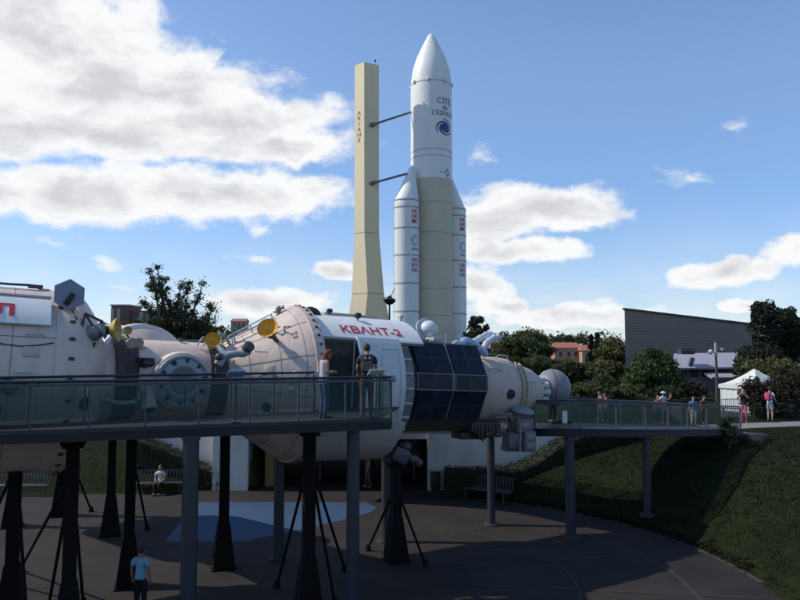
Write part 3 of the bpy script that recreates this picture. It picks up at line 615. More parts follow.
cc = stpx(213, 342, .8); d1 = dish_set(nd, cc, (-.25, -.8, .35), .20, YEL, stpx(216, 350, .7))
mb = MB()
mb.tube([stpx(219, 344, .3), stpx(229, 325, .35), stpx(233, 333, .4), stpx(236, 346, .4)], .022, 6); mb.tube([stpx(218, 331, .3), stpx(226, 338, .3), stpx(230, 345, .4)], .03, 8); mb.sph(stpx(219, 337, .4), .11, 10, 8); mb.build('aerial_frame', LBLUE, nd)
dish_set(nd, stpx(127, 331, .5), (.1, -.95, .15), .10, PYEL, stpx(131, 341, .45))
for px, py, r_ in ((131.5, 345, .16), (138, 343, .12)):
    mb = MB(); mb.lathe([(-.12, r_*.8), (0, r_), (.08, r_*.95), (.1, r_*.3)], 18, stpx(px, py, .55), (.15, -1, .1)); mb.build('sensor_cup', M('sensor_tan', (.33, .27, .17), .5, .25, 5), nd)
mb = MB(); mb.box(stpx(134, 349, .5), (.5, .2, .1), bev=.02); mb.build('sensor_base', M('sensor_tan', (.33, .27, .17)), nd)
mb = MB(); mb.box((-.2, -.2, .99), (.1, .1, .09), bev=.02); mb.box((.5, -1.0, .2), (.05, .08, .3), bev=.01); mb.build('small_fitting', DGREY, nd)

# --- core module running away behind the node
cdir = Vector((-.76, .65, -.02)).normalized()
cm = thing('core_module', 'pale rounded station module running back behind the docking node', 'space module', NODE)
mb = MB(); mb.lathe([(.9, .9), (1.6, 1.0), (1.9, 1.42), (2.1, 1.53), (2.35, 1.56), (5.6, 1.56), (6.2, 2.1), (10.5, 2.1), (10.8, 1.6)], 64, (0, 0, 0), cdir); mb.build('hull', CREAM, cm)
mb = MB(); mb.lathe([(2.05, 1.5), (2.08, 1.60), (2.32, 1.63), (2.36, 1.55)], 64, (0, 0, 0), cdir, cap=False); mb.build('rim_band', LGREY, cm)
mb = MB()
for a in (-.5, -.2, .1):
    o = cdir*3.2+Vector((a, a*.6, 1.58)); mb.tube([o, o+cdir*1.2+Vector((0, 0, .08)), o+cdir*1.25], .025, 6)
mb.box(cdir*1.75+Vector((-.35, -.75, .55)), (.5, .3, .34), rz=.7, bev=.02); mb.build('roof_fitting', LGREY, cm)

# --- left module
kr = station_root('station_module', 'large cream space module at the left edge, red letter on its white sign', 'space module'); kr.location.z -= .10
mb = MB(); mb.lathe([(-1.70, .7), (-1.72, .90), (-1.96, .93), (-2.03, 1.10), (-2.13, 1.36), (-2.26, 1.62), (-2.40, 1.82), (-2.53, 1.95), (-2.68, 2.03)], 72); mb.build('nose_cone', CREAM, kr)
mb = MB(); mb.lathe([(-2.66, 1.9), (-2.66, 2.05), (-2.84, 2.08), (-3.10, 2.06), (-3.10, 1.9)], 96); kb = mb.build('rim_band', CREAM, kr)
for k in range(30): t = 2*PI*k/30+.06; mb = MB(); mb.box(oncirc(-2.80, t, 2.085), (.11, .07, .04), rx=t, bev=.008); mb.build('rim_bolt', DBROWN, kb)
mb = MB(); mb.lathe([(-3.08, 1.9), (-3.08, 2.04), (-9.2, 2.04), (-9.2, 1.2)], 72); mb.build('hull', CREAM, kr)
for l in (-3.9, -4.8, -5.7, -6.6): mb = MB(); mb.lathe([(l-.012, 2.035), (l, 2.05), (l+.012, 2.035)], 80, cap=False); mb.build('hull_seam', SEAMD, kr)
for k in range(14): t = 2*PI*k/14+.2; mb = MB(); mb.tube([oncirc(-3.12, t, 2.04), oncirc(-9.1, t, 2.04)], .009, 5); mb.build('hull_seam', SEAMD, kr)
for l, t, w_, h_ in ((-3.55, 72, .3, .22), (-4.4, 80, .4, .3), (-5.2, 70, .25, .4)): mb = MB(); mb.box(oncirc(l, R(t), 2.045), (w_, .03, h_), rx=R(t)-PI/2, bev=.01); mb.build('cover_plate', CREAM2, kr)
for l, t in ((-3.5, 62), (-3.65, 84), (-4.6, 74), (-5.4, 84), (-2.3, 60)):
    rr = 2.04 if l < -2.7 else 1.72; mb = MB(); mb.tube([oncirc(l-.16, R(t), rr-.02), oncirc(l-.15, R(t), rr+.09), oncirc(l+.15, R(t), rr+.09), oncirc(l+.16, R(t), rr-.02)], .016, 6); mb.build('grab_rail', LGREY, kr)
for t0, a_ in ((66, .25), (88, .4)):
    mb = MB(); mb.tube([oncirc(-3.15-.3*k, R(t0+3*math.sin(k*a_*3)), 2.055) for k in range(12)], .014, 6); mb.build('hull_cable', DGREY, kr)
sg = lambda t: (-2.16*math.sin(t), 2.14*math.cos(t))
mb = MB(); mb.shell(-8.8, -3.22, sg, R(33), R(56), .05, 14, 8); sgn = mb.build('sign_band', WHITEP, kr)
tv, tf, tw = text_geo('Л', .36, .014)
def onsign(l, s): t = R(51)-s/2.15; y, z = sg(t); return Vector((l, y*1.006, z*1.006))
mb = MB(); mb.add([onsign(-4.28+x*.38/tw, y*1.25) for x, y in tv], tf); mb.build('red_lettering', RED, sgn)
mb = MB(); mb.shell(-8.8, -3.22, lambda t: (-2.18*math.sin(t), 2.16*math.cos(t)), R(32), R(34), .05, 2, 4); mb.build('sign_edge', GREYM, sgn)
mb = MB(); mb.tube([(-8, -.5, 2.08), (-4.0, -.45, 2.08), (-3.6, -.4, 2.1)], .03, 6); mb.tube([(-5.0, -.5, 2.1), (-4.85, -.5, 2.35), (-4.75, -.5, 2.36)], .03, 6); mb.tube([(-5.2, -.5, 2.15), (-4.85, -.5, 2.35)], .025, 6); mb.box((-3.5, -.35, 2.08), (.3, .2, .08), bev=.02); mb.build('top_rail', DGREY, kr)
# hexagonal plate standing over the rim
hb = MB(); hc = stpx(69.5, 290.5, 1.55); hn = Vector((.12, -1, .12)).normalized(); ha = Vector((1, .12, 0)).normalized(); hu = ha.cross(hn)*-1
hu = hu if hu.z > 0 else -hu
def hexring(off, r): return [hc+hn*off+(ha*math.cos(t)+hu*math.sin(t))*r*.80 for t in [PI/6+PI/3*k for k in range(6)]]
hb.rings([hexring(-.02, .43), hexring(.02, .43)]); hx = hb.build('hexagonal_plate', M('plate_blue_grey', (.22, .25, .31), .5, .08, 2), kr, 20)
mb = MB(); mb.box(hc+hn*.07+Vector((.0, 0, -.1)), (.11, .05, .28), ry=.5, bev=.01); mb.tube([hc-hn*.02, hc-hn*.3+Vector((-.1, 0, -.3))], .06, 8); mb.build('plate_arm', BLACK, hx)
mb = MB(); mb.box(stpx(44, 288, .1), (.26, .2, .14), bev=.03); mb.build('sensor_box', GREYM, kr)
# truss with the yellow dish
dc = stpx(109.5, 326, 1.4); OD = dc-Vector((-1.78, -.72, 1.27)); dd = dish_set(kr, dc, (.90, -.42, .10), .26, PYEL, stpx(97, 329, 1.42))
mb = MB(); q = [stpx(px, py, 1.55) for px, py in ((91, 346), (81, 328), (85, 309), (103, 317.5), (99, 331), (88, 338))]
for i, j in ((0, 1), (1, 2), (2, 3), (3, 4), (4, 0), (1, 4), (5, 1), (5, 4), (2, 4)): mb.tube([q[i], q[j]], .03, 6)
mb.tube([stpx(70, 304, 1.5), stpx(81, 316, 1.3)], .016, 6); mb.tube([stpx(75, 311, 1.6), stpx(86, 334, 1.4)], .014, 6); mb.build('truss', DGREY, kr)
mb = MB(); mb.lathe([(-.25, .10), (-.2, .17), (0, .19), (.1, .12), (.14, .2), (.2, .14)], 16, stpx(96, 328, 1.48), (.9, -.2, .3)); mb.sph(stpx(101, 321, 1.42), .10, 10, 8); mb.build('gimbal', GREYM, kr)
for l, t in ((-3.9, 92), (-4.15, 104), (-2.5, 102)): mb = MB(); p = oncirc(l, R(t), 2.03 if l < -3 else 1.75); mb.lathe([(-.05, .15), (.1, .15), (.22, .12), (.22, .08)], 16, p, oncirc(.25, R(t), 1)); mb.build('round_fitting', DGREY, kr)
mb = MB(); mb.tube([(-2.05, -1.15, -.35), (-1.7, -1.25, -.42), (-1.35, -1.22, -.40), (-1.2, -1.18, -.12)], [.06, .05, .06, .05], 8); mb.box((-1.2, -1.2, -.1), (.16, .1, .2), bev=.03); mb.build('side_arm', LBLUE, kr)

# ------------------------------------------------------------------ dark support pylons
def pylon(px, py, top, braces, label, flare=1.25, w=.27, base=.62, ztop=None):
    b = PG(px, py, PZ); h = (P(px, top, b.y).z if ztop is None else ztop)-PZ
    t = thing('support_pylon', label, 'support pylon', (b.x, b.y, PZ+.012), R(20), 'dark pylons carrying the space station')
    mb = MB(); s = w/2
    sq = lambda q, z: [(-q, -q, z), (q, -q, z), (q, q, z), (-q, q, z)]
    mb.rings([sq(s, flare), sq(s*.95, h-.25), sq(s*.95, h-.02)]); mb.build('post', PYL, t, 20)
    mb = MB(); mb.rings([sq(base/2*1.12, 0), sq(base/2*1.12, .04), sq(base/2, .05), sq(s*1.25, flare*.96), sq(s*1.1, flare+.05)]); mb.build('flared_base', PYL, t, 20)
    mb = MB(); mb.box((0, 0, h-.12), (.42, .42, .06), bev=.01); mb.box((0, 0, h-.04), (.5, .3, .1), bev=.02); mb.build('cradle', PYL, t, 20)
    m = Matrix.Rotation(-R(20), 3, 'Z')
    for (fx, fy) in braces:
        f = m@(PG(fx, fy, PZ)-b); mb = MB(); top_ = Vector((0, 0, h-.7)); mb.tube([top_, f+Vector((0, 0, .06))], .038, 8); mb.lathe([(0, .10), (.08, .09), (.2, .05)], 10, f, (0, 0, 1)); mb.build('brace', PYL, t)
    return t
pylon(10, 622, 448, [(-30, 575), (28, 640)], 'dark flared pylon at the bottom left corner under the footbridge', ztop=-1.95)
pylon(67, 645, 448, [(20, 572), (48, 612), (83, 606)], 'dark flared pylon with splayed braces left of the child in turquoise', ztop=-1.95)
pylon(12, 527, 440, [], 'short looking dark pylon far left in front of the left bench', ztop=-2.6)
pylon(60, 516, 440, [(91, 512)], 'dark flared pylon standing deepest on the plaza near the left grass bank', ztop=-2.6)
pylon(110, 535, 452, [], 'slim dark pylon standing behind the child, left of the bench with the seated person', ztop=-2.9)
pylon(128, 587, 440, [(147, 530)], 'dark flared pylon directly behind the child in the turquoise top', ztop=-1.95)
pylon(223, 568, 430, [], 'dark flared pylon standing on the blue painted patch in front of the white wall', ztop=-1.85)
pylon(308, 612, 442, [(277, 588), (345, 572), (335, 606)], 'dark pylon with long thin braces under the people on the footbridge', ztop=-1.92)
pylon(396, 561, 462, [(368, 551), (425, 566)], 'dark flared pylon with two braces under the solar panels', ztop=-3.35)

# ------------------------------------------------------------------ footbridges
def railing(root, pts, z_off=0, h=.955, spacing=1.05, beam=True, ends=True):
    pts = [Vector(p) for p in pts]; seg = [0]
    for i in range(len(pts)-1): seg.append(seg[-1]+(pts[i+1]-pts[i]).length)
    def at(s):
        for i in range(len(pts)-1):
            if s <= seg[i+1]+1e-6: return pts[i].lerp(pts[i+1], (s-seg[i])/(seg[i+1]-seg[i]))
        return pts[-1]
    n = max(1, round(seg[-1]/spacing)); up = Vector((0, 0, 1)); ss = [seg[-1]*k/n for k in range(n+1)]
    fine = [at(seg[-1]*k/(4*n)) for k in range(4*n+1)]
    mb = MB(); mb.tube([p+up*h for p in fine], .03, 8); hr = mb.build('handrail', RAILD, root)
    if beam:
        mb = MB(); mb.rings([[p+up*(h-.075)+n_*.02*a+up*.03*b for a, b in ((-1, -1), (1, -1), (1, 1), (-1, 1))] for p, n_ in [(q, Vector((0, 1, 0))) for q in fine]]); mb.build('rail_beam', RAILM, root)
    for k, s in enumerate(ss):
        p = at(s); d = (at(min(s+.1, seg[-1]))-at(max(s-.1, 0))); rz = math.atan2(d.y, d.x)
        mb = MB(); mb.box(p+up*((h-.06)/2-.06), (.035, .075, h+.04), rz=rz); mb.build('post', RAILM, root)
        if k < n:
            a, b = at(s+.05), at(ss[k+1]-.05); e = (b-a); nn = Vector((-e.y, e.x, 0)).normalized()*.005
            lo, hi = up*.09, up*(h-.13)
            mb = MB(); mb.add([a-nn+lo, b-nn+lo, b-nn+hi, a-nn+hi, a+nn+lo, b+nn+lo, b+nn+hi, a+nn+hi], [(0, 1, 2, 3), (7, 6, 5, 4), (0, 4, 5, 1), (1, 5, 6, 2), (2, 6, 7, 3), (3, 7, 4, 0)]); mb.build('glass_panel', GLASS, root, 20)
    return at
DZ = -1.58
fb_ = thing('footbridge', 'near steel footbridge with glass railings running along the space station', 'footbridge', (0, 0, 0))
E0, E1 = Vector((-13.2, 11.98, DZ)), Vector((-.22, 16.66, DZ)); ed = (E1-E0).normalized(); en_ = Vector((-ed.y, ed.x, 0))
def stp(l, a, z): q = SM@Vector((l, -a, 0)); return Vector((q.x, q.y, z))
F0, F1, F2, F3 = stp(-7.6, 2.22, DZ), stp(2.55, 2.22, DZ), stp(2.9, 1.75, DZ), stp(5.2, 1.78, DZ)
poly = [E0, E1, E1+en_*.9+ed*.05, F3, F2, F1, F0]
mb = MB(); mb.prism([(p.x, p.y) for p in poly], DZ-.05, DZ); mb.build('deck', DECKM, fb_, 20)
mb = MB()
def girder(a, b, z0, z1, w):
    d = (b-a).normalized(); n_ = Vector((-d.y, d.x, 0))*w/2; vs = []
    for z in (z0, z1): vs += [Vector((q.x, q.y, z)) for q in (a-n_, b-n_, b+n_, a+n_)]
    return vs, [(3, 2, 1, 0), (4, 5, 6, 7), (0, 1, 5, 4), (1, 2, 6, 5), (2, 3, 7, 6), (3, 0, 4, 7)]
mb.add(*girder(E0, E1, DZ-.23, DZ-.052, .12)); mb.add(*girder(F0, F1, DZ-.20, DZ-.053, .12)); mb.add(*girder(E1+en_*.02, E1+en_*1.0, DZ-.19, DZ-.054, .10))
for k in range(9):
    a = E0.lerp(E1, .06+.105*k); b = a+en_*(.9+.16*k); mb.add(*girder(a+en_*.07, b, DZ-.19, DZ-.055, .1))
mb.build('deck_beam', DECKM, fb_, 20)
mb = MB(); mb.add(*girder(E0-en_*.07, E1-en_*.07, DZ-.045, DZ+.03, .018)); mb.build('edge_plate', M('edge_plate', (.022, .025, .03), .5, .12, 3), fb_, 20)
near_at = railing(fb_, [E0+en_*.03, E1+en_*.03])
railing(fb_, [E1+en_*.06+ed*.02, E1+en_*.95+ed*.05], spacing=.9)
railing(fb_, [F0, F1], h=1.0, beam=False, spacing=1.15)
def column(root, px, y_ref, Z, r, ztop, zb=PZ, cap=True):
    x = P(px, y_ref, Z).x
    mb = MB(); mb.lathe([(zb-.02, r), (ztop-.05, r*.98), (ztop-.045, r*1.12), (ztop, r*1.12)], 28, (x, Z, 0), (0, 0, 1)); c = mb.build('column', COLM, root)
    mb = MB(); mb.lathe([(zb-.03, r*2.0), (zb+.07, r*1.95), (zb+.075, r*.8)], 32, (x, Z, 0), (0, 0, 1)); mb.build('column_footing', KERB, c); return c
column(fb_, 190, 500, 14.85, .165, DZ-.20); column(fb_, 353, 500, 16.75, .150, DZ-.20)
column(fb_, 279, 500, 21.8, .155, -2.7); column(fb_, 386, 500, 23.8, .15, -2.9)
# lecterns on the rail
def lectern(p, label, tint, rz):
    t = thing('information_lectern', label, 'lectern', p, rz)
    mb = MB(); mb.tube([(0, 0, 0), (0, 0, .98)], .025, 8); mb.box((0, 0, .02), (.2, .2, .03), bev=.005); mb.build('stand', RAILM, t)
    mb = MB(); mb.box((0, 0, 1.06), (.38, .28, .022), rx=R(28), bev=.005); mb.build('board', M('lectern_board_'+tint, {'white': (.66, .68, .68), 'blue': (.14, .33, .52)}[tint], .35, .06, 5), t); return t
q = near_at((Vector((P(381, 380, 16.5).x, 0, 0))-Vector((E0.x, 0, 0))).x/ed.x)
lectern(q+en_*.32, 'white information lectern beside the man with the backpack', 'white', R(200))
q = near_at((P(239, 380, 15.6).x-E0.x)/ed.x); lectern(q+en_*.32, 'blue topped information lectern in front of the cream cone', 'blue', R(200))

# far footbridge
def cat(pts, n=10):
    out = []
    for i in range(len(pts)-1):
        p0, p1, p2, p3 = pts[max(i-1, 0)], pts[i], pts[i+1], pts[min(i+2, len(pts)-1)]
        for k in range(n):
            t = k/n; out.append(.5*((2*p1)+(p2-p0)*t+(2*p0-5*p1+4*p2-p3)*t*t+(3*p1-p0-3*p2+p3)*t**3))
    return out+[pts[-1]]
def wp(px, Z, z): q = P(px, 430, Z); return Vector((q.x, Z, z))
FB = [wp(300, 30.2, -3.22), wp(418, 28.6, -3.02), wp(491, 25.85, -2.78), wp(570, 24.1, -2.6), wp(640, 25.3, -2.75), wp(690, 27.6, -3.0), wp(742, 30.6, -3.32)]
cur = cat(FB, 8); b2 = thing('footbridge', 'far curved footbridge on slim columns leading right to the lawn', 'footbridge', (0, 0, 0))
def side(pts, off):
    out = []
    for i, p in enumerate(pts):
        d = pts[min(i+1, len(pts)-1)]-pts[max(i-1, 0)]; n_ = Vector((d.y, -d.x, 0)).normalized(); out.append(p+n_*off)
    return out
inn, outr = side(cur, .02), side(cur, -2.7)
mb = MB(); mb.rings([[a, b, b-Vector((0, 0, .07)), a-Vector((0, 0, .07))] for a, b in zip(inn, outr)]); mb.build('deck', DECKM, b2, 20)
mb = MB()
for e, o in ((inn, .0), (outr, 0)):
    mb.rings([[p+Vector((0, -.05, -.072)), p+Vector((0, .05, -.072)), p+Vector((0, .05, -.25)), p+Vector((0, -.05, -.25))] for p in e])
mb.build('deck_beam', DECKM, b2, 20)
railing(b2, side(cur, -.06), h=.93, spacing=1.5); railing(b2, side(cur, -2.64), h=.93, spacing=1.7, beam=False)
for px, Z, zt, zb, r_ in ((491, 26.0, -3.03, PZ, .14), (570, 24.3, -2.85, PZ, .165), (647, 25.85, -3.05, None, .15)):
    zt_ = zt; x = P(px, 480, Z).x; column(b2, px, 480, Z, r_, zt_, gz(x, Z) if zb is None else zb)
q = cur[-1]; mb = MB(); mb.box((q.x+.1, q.y+.6, q.z-.55), (.7, 2.3, .7), rz=R(42), bev=.03); mb.build('abutment', M('abutment_concrete', (.05, .048, .045), .85, .2, 2), b2)
qs = cur[34]; mb = MB(); mb.box((P(565, 415, 24.1).x, 24.12, -2.22), (.16, .012, .4)); mb.build('notice', M('notice_white', (.6, .62, .6), .5), b2)

# ------------------------------------------------------------------ building front under the lawn
bw = thing('sunken_building', 'white rendered building front with a dark open entrance under the station', 'building', (0, 32.3, PZ))
ZT = -3.40-PZ
def wall(x0, x1, y0, y1, z0=0, z1=ZT, name='wall', mat=CONC):
    mb = MB(); mb.box(((x0+x1)/2, (y0+y1)/2, (z0+z1)/2), (x1-x0, y1-y0, z1-z0), bev=.01); return mb.build(name, mat, bw, 20)
wall(-8.3, -6.72, -.05, .3); wall(-12.6, -8.305, 1.5, 1.8); wall(-8.305, -8.0, .305, 1.8, name='side_wall'); wall(1.22, 9.0, -.05, .3)
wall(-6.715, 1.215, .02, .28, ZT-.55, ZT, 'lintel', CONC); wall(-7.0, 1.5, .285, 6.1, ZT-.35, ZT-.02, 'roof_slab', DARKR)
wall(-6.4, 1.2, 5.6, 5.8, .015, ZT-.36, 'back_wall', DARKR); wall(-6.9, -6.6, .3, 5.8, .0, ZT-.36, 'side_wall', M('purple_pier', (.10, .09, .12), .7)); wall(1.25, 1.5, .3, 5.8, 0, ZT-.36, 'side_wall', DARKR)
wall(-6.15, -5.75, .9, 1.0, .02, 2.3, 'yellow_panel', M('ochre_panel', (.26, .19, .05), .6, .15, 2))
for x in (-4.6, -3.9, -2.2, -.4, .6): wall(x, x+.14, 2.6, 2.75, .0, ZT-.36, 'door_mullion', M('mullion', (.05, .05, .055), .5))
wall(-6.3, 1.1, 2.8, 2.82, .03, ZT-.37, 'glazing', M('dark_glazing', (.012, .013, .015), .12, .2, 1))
bn = thing('litter_bin', 'small dark bin against the white wall beside the clipped hedge', 'bin', (1.55, 32.05, PZ+.012))
mb = MB(); mb.box((0, 0, .48), (.42, .34, .7), bev=.03); mb.box((0, 0, .06), (.34, .28, .12)); mb.build('body', BLACK, bn); mb = MB(); mb.box((0, 0, .87), (.46, .38, .06), bev=.02); mb.build('lid', DGREY, bn)

# hedges
def hedge(name, label, pts, w, h, mat=LF_HEDGE, leaf=.06, dens=420):
    pts = [Vector(p) for p in pts]; o = thing(name, label, 'hedge', pts[0]); o0 = pts[0]
    fine = cat(pts, 6); mb = MB(); rs = []
    for i, p in enumerate(fine):
        d = fine[min(i+1, len(fine)-1)]-fine[max(i-1, 0)]; n_ = Vector((-d.y, d.x, 0)).normalized()*(w/2-.06); q = p-o0; j = .03*math.sin(i*1.7)
        rs.append([q-n_-Vector((0, 0, .2)), q+n_-Vector((0, 0, .2)), q+n_+Vector((0, 0, h*.86+j)), q+n_*.8+Vector((0, 0, h-.05+j)), q-n_*.8+Vector((0, 0, h-.05-j)), q-n_+Vector((0, 0, h*.86))])
    mb.rings(rs); core = mb.build('core', M('hedge_core', (.015, .018, .009), .9), o)
    Vs = []; tot = 0
    C = []
    for i in range(len(fine)-1):
        a, b = fine[i]-o0, fine[i+1]-o0; Ln = (b-a).length; d = (b-a).normalized(); n_ = Vector((-d.y, d.x, 0))
        k = int(dens*Ln*(w+2*h)/2)
        t = rng.random(k); s = rng.random(k)*(2*h+w); 
        off = np.where(s < h, -w/2, np.where(s > h+w, w/2, s-h-w/2)); z = np.where(s < h, s, np.where(s > h+w, 2*h+w-s, h))
        base = np.array(a)[None]+np.outer(t, np.array(b-a))
        C.append(base+np.outer(off+rng.normal(0, .035, k), np.array(n_))+np.outer(z+rng.normal(0, .035, k), [0, 0, 1]))
    for e, sgn_ in ((fine[0]-o0, 1), (fine[-1]-o0, 1)):
        k = int(dens*w*h); i0 = 1 if e == fine[0]-o0 else -2; d = (fine[i0]-o0-e).normalized(); n_ = Vector((-d.y, d.x, 0))
        C.append(np.array(e)[None]+np.outer(rng.uniform(-w/2, w/2, k), np.array(n_))+np.outer(rng.uniform(0, h, k), [0, 0, 1])+rng.normal(0, .03, (k, 3)))
    c = np.concatenate(C); V, Q = leaf_cloud(c, np.full(len(c), .03), 1, leaf); npmesh('foliage', V, Q, mat, o); return o
def gp(px, Z, dz=0): x = P(px, 450, Z).x; return (x, Z, gz(x, Z)+dz)
hedge('clipped_hedge', 'clipped box hedge in front of the white wall climbing the right bank', [(1.95, 31.3, PZ), (4.4, 31.2, PZ+.05), (5.6, 31.35, PZ+.35), (6.8, 31.7, PZ+1.05), (8.2, 32.2, PZ+1.55), (10.5, 32.8, PZ+1.8)], 1.1, 1.12)
hedge('clipped_hedge', 'clipped hedge climbing the left bank beside the white wall', [(-8.0, 32.7, PZ-.05), (-8.9, 32.8, PZ+.1), (-9.9, 32.9, PZ+.55), (-10.9, 33.0, PZ+1.0), (-12.2, 33.2, PZ+1.4)], 1.0, .98)

# benches
def bench(p, rz, label, g='benches round the plaza'):
    t = thing('bench', label, 'bench', p, rz, g)
    mb = MB()
    for k in range(4): mb.box((0, -.16+.11*k, .44), (2.2, .09, .035), bev=.006)
    mb.build('seat', BENCHM, t); mb = MB()
    for k in range(16): mb.box((-1.05+.14*k, .30+.02, .70), (.06, .025, .46), rx=R(-10), bev=.005)
    mb.box((0, .365, .93), (2.24, .04, .05)); mb.box((0, .27, .48), (2.24, .04, .05)); mb.build('backrest', BENCHM, t)
    for x in (-.85, .85):
        mb = MB(); mb.tube([(x, -.16, .0), (x, -.14, .42), (x, .24, .42), (x, .22, 0)], .03, 6); mb.build('leg', DGREY, t)
    return t
def bq(px, py): q = PG(px, py, PZ); return (q.x, q.y, PZ+.012)
bench(bq(486, 501), R(-32), 'grey slatted bench on the plaza below the right hedge')
bench(bq(22, 496), 0, 'grey slatted bench by the far left grass bank')
b3 = bq(160, 493.5); bench(b3, R(4), 'bench in front of the left hedge with a person sitting on it')

# ------------------------------------------------------------------ rocket
ZR = 92.0; RC = P(431.5, 200, ZR); sc = F/ZR
RB = -3.6
rk = thing('rocket', 'tall white rocket with two boosters and a tan core stage', 'rocket', (RC.x, ZR, RB))
def zr(py): return P(431.5, py, ZR).z-RB
hw = lambda px: px*ZR/F
mb = MB(); prof = [(33.6, .4), (34.4, 1.9), (36, 3.2), (40, 5.4), (45, 8.2), (50, 10.7), (55, 13.2), (60, 15.4), (65, 17.1), (70, 18.6), (75, 19.6), (80, 20.3), (88, 21), (100, 21), (141, 21), (182, 21)]
mb.lathe([(zr(y), hw(r)) for y, r in prof[::-1]], 64, (0, 0, 0), (0, 0, 1)); fa = mb.build('fairing', ROCK, rk, 60)
for y in (87, 154, 160):
    mb = MB(); mb.lathe([(zr(y)-.07, hw(21)+.005), (zr(y)-.05, hw(21)+.03), (zr(y)+.05, hw(21)+.03), (zr(y)+.07, hw(21)+.005)], 64, (0, 0, 0), (0, 0, 1), cap=False); mb.build('seam_ring', M('seam_pale', (.50, .52, .52), .6), fa)
for a in range(-100, 260, 45):
    mb = MB(); mb.sph((hw(21)*math.cos(R(a)), hw(21)*math.sin(R(a)), zr(86.5)), (.22, .22, .28), 10, 8); mb.build('fairing_knob', M('knob', (.6, .6, .6), .5), fa)
mb = MB(); mb.lathe([(1.6, hw(20.8)), (zr(182), hw(20.8))], 64, (0, 0, 0), (0, 0, 1)); cs = mb.build('core_stage', TAN, rk)
for y in (205, 235, 262, 290, 316):
    mb = MB(); mb.lathe([(zr(y)-.03, hw(20.8)+.003), (zr(y), hw(20.8)+.02), (zr(y)+.03, hw(20.8)+.003)], 64, (0, 0, 0), (0, 0, 1), cap=False); mb.build('weld_seam', M('tan_seam', (.33, .30, .24), .6), cs)
mb = MB(); mb.lathe([(0, 1.0), (.6, .75), (1.6, .5)], 24, (0, 0, 0), (0, 0, 1)); mb.build('engine_nozzle', DGREY, rk)
def cyltext(s, height, ang, z, rad, mat, name, parent, cx=0, cy=0, widen=1.0, off=.035):
    tv, tf, tw = text_geo(s, height); mb = MB(); k = widen
    mb.add([(cx+(rad+off)*math.sin(ang+(x-tw/2)*k/rad), cy-(rad+off)*math.cos(ang+(x-tw/2)*k/rad), z+y) for x, y in tv], tf); return mb.build(name, mat, parent)
rf_ = hw(21); AG = R(37)
cyltext('CITÉ', 1.10, AG, zr(109.5), rf_, NAVY, 'lettering', fa); cyltext('de', .85, AG+.02, zr(115), rf_, NAVY, 'lettering', fa); cyltext("L'ESPACE", .85, AG-.02, zr(121), rf_, NAVY, 'lettering', fa, widen=1.0)
# spiral emblem
mb = MB(); ez = zr(132.5)
def oncyl(x, y, rad=rf_, off=.03, ang=AG): return ((rad+off)*math.sin(ang+x/rad), -(rad+off)*math.cos(ang+x/rad), ez+y)
def fan(mb, pts, off): mb.add([oncyl(x, y, off=off) for x, y in pts], [tuple(range(len(pts)))])
core_ = [(.62*math.cos(t), .55*math.sin(t)) for t in [2*PI*k/20 for k in range(20)]]; mb.add([oncyl(0, 0)]+[oncyl(x, y) for x, y in core_], [(0, 1+k, 1+(k+1) % 20) for k in range(20)])
for arm_ in range(3):
    lo, hi = [], []
    for k in range(25):
        q = k/24; t = arm_*2*PI/3+q*PI*1.25; r = .5+q*.85; w_ = .24*(1-q)**.6+.03; lo.append(((r-w_)*math.cos(t), (r-w_)*.85*math.sin(t))); hi.append(((r+w_*.4)*math.cos(t), (r+w_*.4)*.85*math.sin(t)))
    mb.add([oncyl(x, y, off=.034) for x, y in lo+hi], [(k, k+1, 26+k, 25+k) for k in range(24)])
mb.build('spiral_emblem', NAVY, fa)
MBLUE = M('mid_blue_mark', (.10, .30, .55), .5, .05, 3)
mb = MB(); ez = zr(176.5); mb.add([oncyl(x, y, ang=R(46)) for x, y in ((-.5, 0), (0, -.62), (.5, 0), (0, .62))], [(0, 1, 2, 3)]); mb.build('diamond_mark', MBLUE, fa)
mb = MB(); mb.add([oncyl(x, y, ang=R(30), off=.03) for x, y in ((-.45, -.05), (.35, -.05), (.35, .07), (-.45, .07))], [(0, 1, 2, 3)]); mb.build('mark_stroke', M('grey_mark', (.3, .33, .36), .5), fa)
FL = {'r': M('flag_red', (.42, .045, .05), .5, .05), 'w': M('flag_white', (.7, .7, .7), .5, .03), 'b': M('flag_blue', (.06, .12, .36), .5, .05), 'g': M('flag_green', (.05, .2, .1), .5, .05), 'k': M('flag_black', (.03, .03, .03), .5), 'y': M('flag_yellow', (.6, .45, .06), .5)}
